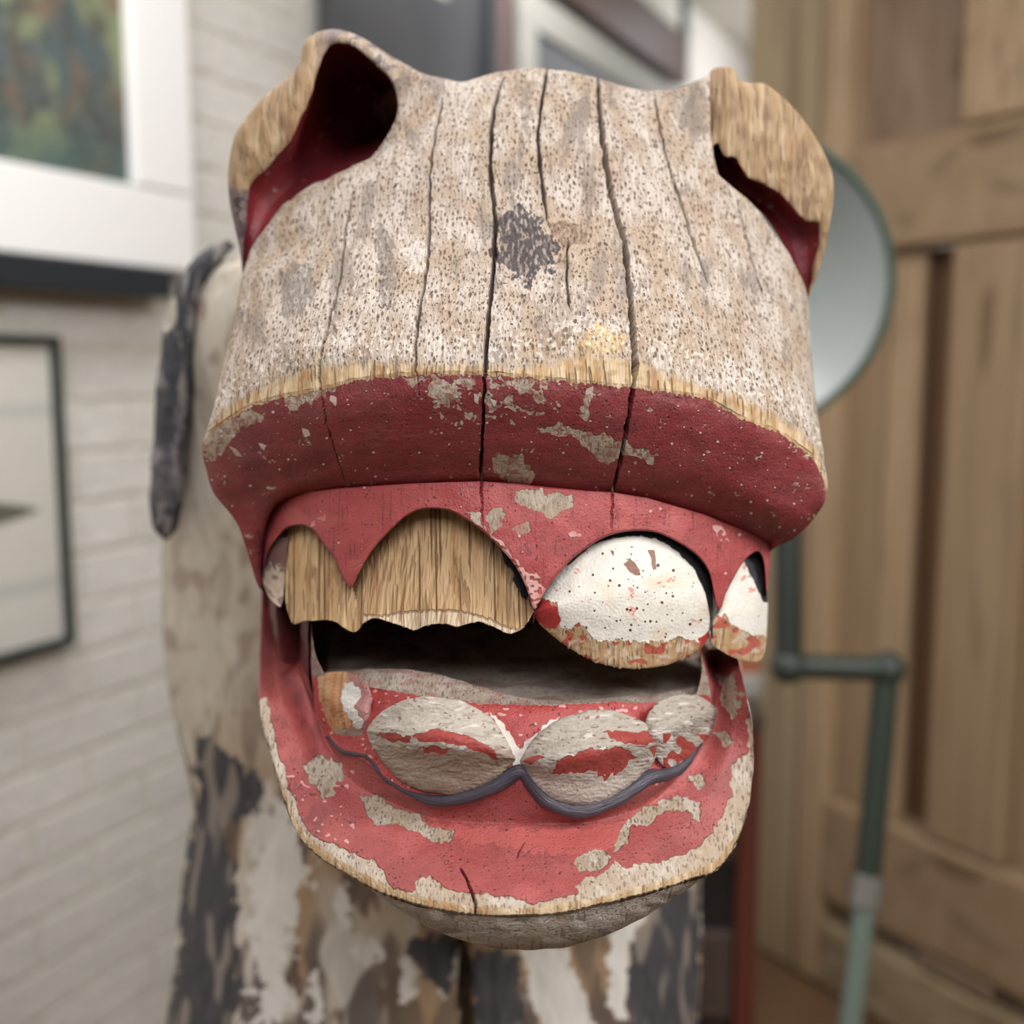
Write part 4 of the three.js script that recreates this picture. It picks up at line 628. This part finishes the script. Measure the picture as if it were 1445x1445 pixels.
function bodyPaint(px, py, x, y, z, o) {
  const f = noise(x * 0.02, y * 0.006, z * 0.02), g = noise(x * 0.06 + 9, y * 0.02, z * 0.06), h = noise(x * 0.25, y * 0.06, z * 0.25);
  set(o, [190, 180, 164], 16 * g + 8 * h);
  const low = ss(1000, 1200, py), bw = ss(0.02, 0.22, f + 0.45 * g + 0.12 * low * ss(420, 520, px)); mix(o, [158, 132, 104], bw * (0.25 + 0.75 * low)); mix(o, [78, 68, 62], low * ss(0.1, 0.3, noise(x * 0.05 + 60, y * 0.022, z * 0.05)) * 0.8); mix(o, [84, 68, 58], ss(0.12, 0.4, g + 0.5 * h + 0.15 * f) * (0.35 + 0.5 * low)); mix(o, [150, 122, 92], low * ss(-0.2, 0.3, noise(x * 0.02 + 7, y * 0.008, z * 0.02)) * 0.35);
  mix(o, [198, 190, 178], ss(0.2, 0.4, noise(x * 0.05 + 30, y * 0.025, z * 0.05)) * 0.9);
  if (py < 1000) { mix(o, [196, 188, 172], 0.45); mix(o, [132, 110, 96], 0.5 * ss(0.12, 0.45, n2(px / 30, py / 44, 350) + 0.25 * h)); }
  if (bodyWhite(px, py)) set(o, [212, 206, 198], 10 * g + 6 * h);
  if (bodyBlack(px, py)) { set(o, [64, 62, 64], 14 * h); mix(o, [160, 146, 132], ss(0.16, 0.4, noise(x * 0.09, y * 0.03, z * 0.09 + 5)) * 0.7); }
  o[3] = 0.5 + 0.3 * h; o[4] = 0.75;
}
const bodyRows = [[356, 500, 700, 640, 20], [372, 330, 860, 650, 80], [420, 276, 940, 660, 105], [500, 262, 960, 670, 115], [600, 256, 960, 690, 120], [700, 248, 950, 705, 120], [800, 244, 945, 715, 122], [900, 250, 950, 720, 124], [1000, 268, 965, 720, 126], [1100, 286, 980, 720, 128], [1200, 276, 985, 720, 130], [1320, 262, 985, 720, 132], [1445, 250, 980, 720, 134], [1700, 236, 990, 720, 138], [2200, 226, 1000, 720, 140], [2800, 210, 1010, 720, 142], [3290, 200, 1020, 720, 142]];
const crack655 = (px, py) => py > 1290 && px < 1500 ? 34 * (1 - ss(4, 9, Math.abs(px - 655 - 4 * n2(py / 40, 1, 352)))) : 0;
const [bodyG, bodyM] = loft(bodyRows, 480, 360, 1100, 1100, bodyPaint, (x, y, z, px, py) => 2.5 * noise(x * 0.03, y * 0.012, z * 0.03) + 0.8 * noise(x * 0.15, y * 0.04, z * 0.15) - crack655(px, py), 0.002);
part('body', bodyG, true, bodyM, 'worn black and white painted body post', beast, true);
// ear hanging down the side of the head
{
  const L = [[318, 338], [298, 346], [276, 362], [258, 384], [242, 422], [230, 470], [222, 530], [217, 600], [213, 660], [212, 715], [218, 745], [231, 761]], Rr = [[330, 344], [322, 358], [308, 376], [292, 400], [284, 440], [280, 490], [276, 550], [270, 610], [262, 670], [256, 715], [250, 745], [236, 762]];
  const n = 60, a = curve(L, n), b = curve(Rr, n), rows = [];
  for (let k = 0; k <= 10; k++) { const t = k / 10 * Math.PI * 2, c = -Math.cos(t), s = Math.sin(t); rows.push({ pts: a.map((q, i) => { const u = i / (n - 1), th = 16 * Math.sqrt(Math.max(0.02, Math.sin(Math.PI * clamp(u, 0.03, 0.99)))); return [lerp(q[0], b[i][0], 0.5 + 0.5 * c), lerp(q[1], b[i][1], 0.5 + 0.5 * c), 598 + 14 * u - th * s]; }), t: k / 10 }); }
  const g = net(rows, 160, 80, { out: 1, disp: (px, py) => 1.2 * n2(px / 14, py / 40, 360) });
  const earG = paintedMat(g, 500, 300, (px, py, x, y, z, o) => { const q = n2(px / 14, py / 50, 361), h = n2(px / 5, py / 12, 362); set(o, [58, 58, 62], 12 * h); mix(o, [150, 144, 138], ss(0.02, 0.4, q + 0.4 * h) * 0.75); if (py < 455 + 40 * q + 20 * h && px < 252 + 16 * q) mix(o, [190, 182, 166], 0.8); mix(o, [132, 124, 128], ss(590, 650, py + 50 * q) * ss(720, 690, py + 30 * q) * (0.5 + 0.3 * h)); o[3] = 0.5 + 0.3 * h; }, 0.0015);
  part('ear', g, false, earG, 'long black edged ear hanging beside the head');
}

// ------------------------------------------------------------------ pictures along the left wall
const DIRN = new THREE.Vector3();
function onWall(px, py, n = 0.016) {                       // where the sight line meets the plane n in front of the left wall: [along, height]
  const q = P(px, py, 1000), d = [q[0], q[1] - EYE, q[2]], k = (n - WALLD) / (d[0] * LN[0] + d[2] * LN[1]), x = d[0] * k, z = d[2] * k;
  return [x * LD[0] + z * LD[1], EYE + d[1] * k];
}
const box = (w, h, d, r = 0.002) => new RoundedBoxGeometry(w, h, d, 2, Math.min(r, w / 3, h / 3, d / 3));
// a framed picture: local x = out of the wall, z = towards the viewer along the wall
function picture(label, t0, t1, y0, y1, o, group) {
  const g = thing('framed_picture', label, 'picture', R(0.014, (t0 + t1) / 2, y0), -LA, group), w = t1 - t0, h = y1 - y0, f = o.frame, d = o.depth ?? 0.025;
  const sides = [[0, f / 2, w, o.bottom ?? f, 'b'], [0, h - f / 2, w, f, 't'], [-1, h / 2, f, h - 2 * f, 's'], [1, h / 2, f, h - 2 * f, 's']];
  for (const [sx, cy, sw, sh, kind] of sides) { const m = mesh('frame_side', box(d, sh, sw, 0.003), kind === 'b' && o.bottomMat ? o.bottomMat : kind === 's' && sx < 0 && o.farMat ? o.farMat : o.mat, g, kind === 'b' && o.bottomLabel ? o.bottomLabel : undefined); m.position.set(d / 2, kind === 'b' ? sh / 2 : cy, sx * (w / 2 - f / 2)); }
  const bot = o.bottom ?? f, mt = o.mount ?? [0, 0, 0, 0];
  const back = mesh('mount', new THREE.BoxGeometry(d * 0.45, h - f - bot + 0.004, w - 2 * f + 0.004), o.mountMat ?? o.printMat, g); back.position.set(d * 0.225, bot + (h - f - bot) / 2, 0);
  if (o.mount) { const pw = w - 2 * f - mt[0] - mt[1], ph = h - f - bot - mt[2] - mt[3], p = mesh('print', new THREE.BoxGeometry(0.003, ph, pw), o.printMat, g); p.position.set(d * 0.45 + 0.001, bot + mt[2] + ph / 2, (mt[0] - mt[1]) / 2 * -1); }
  if (o.glass) { const gl = mesh('glass', new THREE.BoxGeometry(0.002, h - f - bot, w - 2 * f), new THREE.MeshPhysicalMaterial({ color: 0xffffff, transmission: 1, thickness: 0, roughness: 0.05, ior: 1.5 }), g); gl.position.set(d * 0.7, bot + (h - f - bot) / 2, 0); gl.castShadow = false; }
  return g;
}
const std = (c, r = 0.6, x = {}) => new THREE.MeshStandardMaterial({ color: c, roughness: r, ...x });
const whiteGloss = std(0xe9e7e3, 0.5), shadowBlack = std(0x1f2429, 0.5), darkGreenFrame = std(0x262c2a, 0.5), brownFrame = std(0x4a3428, 0.5), matCream = std(0xdedbd0, 0.9);
// painting of dim foliage (top left)
{
  const t = noiseTex(512, 512, (u, v, o) => {
    const a = n2(u * 6, v * 5, 400), b = n2(u * 13, v * 11, 401), c = n2(u * 32, v * 28, 402);
    set(o, [74, 80, 76], 22 * b + 12 * c); mix(o, [66, 84, 92], ss(0, 0.4, n2(u * 5, v * 5, 403)) * 0.8); mix(o, [140, 148, 98], ss(0.0, 0.35, a + 0.4 * b + 0.3 * ss(0.3, 0.6, v) - 0.12) * 0.9); mix(o, [122, 88, 66], ss(0.15, 0.4, n2(u * 7 + 3, v * 7, 404)) * 0.8); mix(o, [58, 50, 44], ss(0.1, 0.4, n2(u * 9, v * 8, 405)) * 0.6); mix(o, [54, 82, 76], ss(0.25, 0.05, v) * 0.6); mix(o, [92, 98, 90], 0.38);
    o[0] += 12 * c; o[1] += 12 * c; o[2] += 8 * c;
  });
  const [tr, yb] = onWall(207, 398, 0.03), [tp] = onWall(184, 250, 0.03), [, yp] = onWall(178, 262, 0.03), [tw] = onWall(262, 200, 0.03), [, yw] = onWall(205, 378, 0.03), [, yb0] = onWall(207, 424, 0.03);
  const rail = yw - yb0, W = 0.62, right = tw - tp;
  picture('white framed painting of dark green foliage above the small drawing', tw - W, tw, yb0, yb0 + 0.62, { frame: right, depth: 0.03, mat: whiteGloss, printMat: new THREE.MeshStandardMaterial({ map: t, roughness: 0.7 }), bottom: yp - yw });
  scene.children[scene.children.length - 1].position.y += rail;
  const rl = thing('shadow_strip', 'narrow black strip standing for the shadow and underside below the white framed painting', 'strip', R(0.014, tr - 0.31, yb0), -LA);  // black bar put in for the shadow and underside of the frame
  const shadowBar = mesh('board', box(0.05, rail * 0.86, 0.66), shadowBlack, rl); shadowBar.position.set(0.025, rail * 0.5, 0);
}
// drawing of a fish in a thin black frame (left)
{
  const t = noiseTex(512, 512, (u, v, o) => {
    set(o, [214, 211, 202], 3 * n2(u * 30, v * 30, 410)); const b = Math.min(Math.abs(v - 0.78), Math.abs(v - 0.2)); mix(o, [190, 192, 186], ss(0.035, 0.015, b) * 0.7);
    const x = (0.92 - u) / 0.75, yy = v - (0.47 - 0.02 * (1 - x)), w = 0.11 * Math.pow(clamp(x), 0.75) * (1 - 0.4 * clamp(x - 0.5)); if (x > 0 && Math.abs(yy) < w) { const q = n2(u * 26, v * 40, 411); set(o, [92, 96, 80], 22 * q); mix(o, [150, 150, 126], ss(0.3, 1, -yy / w) * 0.6); }
  });
  const [tr, yt] = onWall(80, 474, 0.026), [tr2, yb] = onWall(102, 908, 0.026), W = 0.42;
  picture('drawing of a fish in a thin black frame on the left wall', tr - W, tr, yb, yt, { frame: 0.013, depth: 0.022, mat: darkGreenFrame, printMat: new THREE.MeshStandardMaterial({ map: t, roughness: 0.9 }), glass: true });
}
// farther along the wall: dark print, pale print in a brown frame, and one below it
{
  const slate = noiseTex(128, 128, (u, v, o) => { const q = n2(u * 5, v * 4, 420); set(o, [66, 66, 68], 7 * q); });
  const dark = new THREE.MeshStandardMaterial({ map: slate, roughness: 0.5 });
  const [ta] = onWall(458, 60, 0.03), [tb] = onWall(690, 60, 0.03), [tp, yp] = onWall(640, 27, 0.03), [, ybt] = onWall(600, 160, 0.03);
  picture('pale print in a wide dark mount with a maroon edge behind the crest', ta, tb, ybt, ybt + 1.0, { frame: 0.03, depth: 0.04, mat: dark, farMat: dark, mountMat: dark, mount: [tp < tb ? 0.2 : 0.1, tb - tp, yp - ybt, 0.08], printMat: std(0xc8c4b6, 0.8) });
  const post = thing('wooden_batten', 'upright maroon batten between the dark print and the pale print', 'batten', R(0.0, tb + 0.038, ybt - 0.2), -LA);
  const pm = mesh('board', box(0.05, 1.3, 0.07), std(0x5c4844, 0.6), post); pm.position.set(0.03, 0.65, 0);
  const [tc] = onWall(965, 60, 0.03), [, yc] = onWall(958, 118, 0.03), [td] = onWall(735, 20, 0.03);
  picture('pale print in a brown wooden frame far along the left wall', td, tc, yc, yc + 0.62, { frame: 0.05, bottom: 0.16, depth: 0.035, mat: brownFrame, farMat: std(0x4a5352, 0.5), mountMat: matCream, printMat: matCream });
  const [, ye] = onWall(900, 170, 0.02), h = yc - ye;
  picture('grey mounted dark print below the brown framed one', td, tc - 0.05, yc - 0.62, yc - 0.03, { frame: 0.09, depth: 0.02, mat: std(0x9a988e, 0.7), mountMat: dark, printMat: dark });
}

// ------------------------------------------------------------------ pine door standing open on the right
{
  const DA = 32.6 * Math.PI / 180, Q = 1.7, DD = [-Math.sin(DA), -Math.cos(DA)], DN = [Math.cos(DA), -Math.sin(DA)];
  const hit = (px, py) => { const q = P(px, py, 1000), d = [q[0], q[1] - EYE, q[2]], k = Q / (d[0] * DN[0] + d[2] * DN[1]); return [d[0] * k * DD[0] + d[2] * k * DD[1], EYE + d[1] * k]; };
  const edge = hit(1066, 300)[0], o = new THREE.Group(); o.name = 'door_1'; o.userData.kind = 'structure'; o.userData.label = 'pale pine panelled door standing open';
  // local x = along the door from its free edge to the hinge, z = towards the viewer
  o.position.set(DN[0] * Q + DD[0] * edge, 0.008, DN[1] * Q + DD[1] * edge); o.rotation.y = Math.atan2(DD[1], -DD[0]) ; scene.add(o);
  const X = px => edge - hit(px, 520)[0], Y = (px, py) => hit(px, py)[1] - 0.008;
  const PINE = [[160, 142, 112], [156, 131, 102], [176, 150, 118], [142, 119, 99], [112, 82, 56]];
  const tones = PINE.map((p, k) => { const r = k * 17; const t = noiseTex(256, 512, (u, v, c) => { const s = n2(u * 26 + 2 * n2(u * 3, v * 2, r), v * 1.6, 430 + r), q = n2(u * 5, v * 3, 431 + r), kn = ss(0.45, 0.6, n2(u * 4, v * 4, 432 + r)), d = ss(0.2, 0.5, n2(u * 7, v * 4, 433 + r)); set(c, p, 9 * s + 10 * q); mix(c, [100, 74, 52], kn * 0.6); mix(c, [112, 90, 68], d * 0.45); }); return new THREE.MeshStandardMaterial({ map: t, roughness: 0.6, bumpMap: t, bumpScale: 0.0006 }); });
  const H = 2.06, xs = { l1: X(1200), p1: X(1350), s2: X(1350) }, stileW = xs.l1, T = 0.06;
  const put = (name, x0, x1, y0, y1, z, d, m, r = 0.005) => { const b = mesh(name, box(x1 - x0, y1 - y0, d, r), tones[m], o); b.position.set((x0 + x1) / 2, (y0 + y1) / 2, z); return b; };
  const lockT = Y(1300, 196), lockB = Y(1300, 348), botT = Y(1300, 1172), botB = Y(1300, 1325), G = 0.004;
  put('stile', 0, stileW * 0.72, 0, H, 0, T, 0); put('bead', stileW * 0.745, stileW, 0, H, 0.006, T, 2, 0.012);
  const m0 = xs.s2, m1 = xs.s2 + 0.15, end = m1 + (xs.s2 - stileW) + stileW;
  for (const [y0, y1, m] of [[lockT + G, H - 0.12 - G, 2], [botT + G, lockB - G, 1], [0.14 + G, botB - G, 3]]) put('muntin', m0, m1, y0, y1, 0, T, m, 0.01);
  put('stile', end - stileW, end, 0, H, 0, T, 1);
  for (const [a, b, m] of [[lockB, lockT, 1], [botB, botT, 1], [0, 0.14, 0], [H - 0.12, H, 3]]) put('rail', stileW + 0.002, end - stileW - 0.002, a, b, 0.003, T + 0.002, m, 0.01);
  for (const [x0, x1] of [[stileW, m0], [m1, end - stileW]]) for (const [y0, y1, n, dark, gap] of [[lockT, H - 0.12, 1, 3, 0], [botT, lockB, 2, 1, 1], [0.14, botB, 2, 3, 1]]) {
    const w = x1 - x0 - (gap ? 0.08 : 0);
    for (let k = 0; k < n; k++) put('panel_board', x0 + w * k / n + 0.001, x0 + w * (k + 1) / n - 0.001, y0 + 0.001, y1 - 0.001, -0.016 - 0.003 * (k % 2), 0.018, (k + dark) % 4, 0.004);
    if (gap) put('back_board', x1 - 0.082, x1, y0, y1, -0.048, 0.012, 4, 0.002);
    if (gap) { put('side_strip', x1 - 0.092, x1 - 0.082, y0, y1, -0.042, 0.026, 4, 0.002); put('side_strip', x1, x1 + 0.01, y0, y1, -0.042, 0.026, 4, 0.002); }
  }
  // hinge post
  const post = mesh('post', box(0.09, ROOM.h - 0.008, 0.09, 0.004), tones[3], o); post.position.set(end + 0.055, ROOM.h / 2 - 0.004, 0);
  for (const y of [0.25, 1.0, 1.8]) { const hg = mesh('hinge', new THREE.CylinderGeometry(0.008, 0.008, 0.09, 12), std(0x2b2a28, 0.4, { metalness: 0.7 }), o); hg.position.set(end + 0.004, y, 0.026); }
}

// ------------------------------------------------------------------ green lamp with an enamel dish
{
  const D = 1250, floorP = (px, d) => { const c = P(px, 722.5, d); return [c[0], 0, c[2]]; };
  const V = (px, py, d = D) => new THREE.Vector3(...P(px, py, d));
  const foot = V(1140, 2300); const base = [foot.x, 0, foot.z];
  const lamp = thing('floor_lamp', 'green jointed floor lamp with a round enamel dish shade', 'lamp', base);
  const B = new THREE.Vector3(...base), green = std(0x2c362e, 0.45, { bumpMap: paintBump, bumpScale: 0.0006 }), pale = std(0x6b786f, 0.4), steel = std(0x9a9a96, 0.35, { metalness: 0.6 });
  const tube = (name, a, b, r, m, label) => mesh(name, new THREE.TubeGeometry(new THREE.LineCurve3(a.clone().sub(B), b.clone().sub(B)), 12, r, 20), m, lamp, label);
  const ball = (name, a, r, m, sx = 1, label) => { const s = mesh(name, new THREE.SphereGeometry(r, 24, 16), m, lamp, label); s.position.copy(a).sub(B); s.scale.set(sx, 1, 1); return s; };
  const elbow = V(1252, 944), low = V(1224, 1246), foot2 = V(1196, 1480); const dirDown = foot2.clone().sub(low).normalize(); const end = low.clone().addScaledVector(dirDown, (low.y - 0.03) / -dirDown.y);
  tube('lower_rod', low, end, 0.0125, pale, 'pale green lower rod'); tube('upper_rod', elbow, low, 0.0145, green); const collar = tube('collar', low.clone().addScaledVector(dirDown, -0.012), low.clone().addScaledVector(dirDown, 0.024), 0.0175, steel, 'steel collar');
  ball('joint', elbow, 0.0205, green); const j2 = V(1112, 940), top = V(1112, 560); tube('arm', elbow, j2, 0.014, green); ball('joint', j2, 0.02, green);
  tube('post', j2, top, 0.0145, std(0x232a26, 0.5)); const sc = V(1042, 402, D - 40);
  const bracketEnd = V(1060, 470, D + 60); tube('bracket', top, bracketEnd, 0.012, green);
  const bd = mesh('base', new THREE.LatheGeometry([[0, 0], [0.15, 0], [0.152, 0.012], [0.14, 0.022], [0.05, 0.034], [0.02, 0.05], [0, 0.05]].map(q => new THREE.Vector2(...q)), 48), green, lamp); bd.position.set(end.x - B.x, 0, end.z - B.z);
  const Rr = 208 * (D - 40) / FPX / 1000, prof = [[0.001, -0.085], [0.03, -0.085], [0.06, -0.07], [Rr * 0.75, -0.035], [Rr * 0.97, 0.0], [Rr, 0.004]].map(q => new THREE.Vector2(...q)), outer = prof.map(q => new THREE.Vector2(q.x + 0.001, q.y - 0.003));
  const shade = new THREE.Group(); shade.name = 'shade'; shade.position.copy(sc).sub(B); lamp.add(shade); shade.quaternion.setFromUnitVectors(new THREE.Vector3(0, 1, 0), new THREE.Vector3(-0.12, -0.05, 1).normalize());
  mesh('reflector', new THREE.LatheGeometry(prof, 72), std(0x959c9a, 0.35, { side: THREE.DoubleSide }), shade, 'pale grey enamel inside of the shade');
  mesh('shell', new THREE.LatheGeometry(outer, 72), std(0x3c5246, 0.4, { side: THREE.DoubleSide }), shade, 'green enamel outside of the shade');
  const rim = mesh('rim', new THREE.TorusGeometry(Rr, 0.0045, 12, 90), std(0x3c5044, 0.4), shade, 'green rolled rim'); rim.rotation.x = Math.PI / 2; rim.position.y = 0.004;
}
// ------------------------------------------------------------------ dark cabinet with a reddish corner post
{
  const D = 1500, a = P(1075, 1000, D), w = 0.5, top = a[1], cab = thing('dark_cabinet', 'dark brown cabinet with a reddish corner post behind the jaw', 'cabinet', [a[0] - w / 2 + 0.01, 0, a[2] - 0.18], -0.05);
  const red = std(0x5a2c20, 0.5), brown = std(0x4a3c34, 0.6), black = std(0x211d1c, 0.5);
  const put = (n, sx, sy, sz, x, y, z, m, l) => { const b = mesh(n, box(sx, sy, sz, 0.004), m, cab, l); b.position.set(x, y, z); return b; };
  put('carcass', w - 0.04, top - 0.06, 0.34, 0, (top - 0.06) / 2 + 0.03, 0, black); put('top_board', w, 0.022, 0.38, 0, top - 0.011, 0, brown);
  for (const s of [-1, 1]) for (const z of [-1, 1]) put('corner_post', 0.03, top - 0.022, 0.03, s * (w / 2 - 0.016), (top - 0.022) / 2, z * 0.17, red, 'reddish brown corner post');
  const yy = [P(1020, 1230, D)[1], P(1020, 1310, D)[1], P(1020, 1420, D)[1]];
  for (const [y0, y1, m] of [[yy[0] + 0.01, top - 0.03, brown], [yy[2] - 0.04, yy[1] - 0.02, brown], [0.1, yy[2] - 0.06, brown]]) { const dr = put('drawer', w - 0.07, Math.abs(y1 - y0), 0.02, 0, (y0 + y1) / 2, 0.178, m); const kn = mesh('knob', new THREE.SphereGeometry(0.011, 16, 12), red, dr); kn.position.set(-0.05, 0, 0.018); }
  const bt = thing('small_jar', 'orange topped pale jar standing on the dark cabinet', 'jar', [P(1066, 960, D)[0], top, P(1066, 960, D)[2] - 0.06]);
  const jar = mesh('glass_body', new THREE.LatheGeometry([[0, 0], [0.024, 0], [0.026, 0.004], [0.026, 0.03], [0.02, 0.036], [0, 0.036]].map(q => new THREE.Vector2(...q)), 32), std(0x9a9890, 0.4), bt); const lid = mesh('lid', new THREE.CylinderGeometry(0.02, 0.02, 0.012, 28), std(0xa0583a, 0.5), bt); lid.position.y = 0.042;
}
renderer.render(scene, camera);
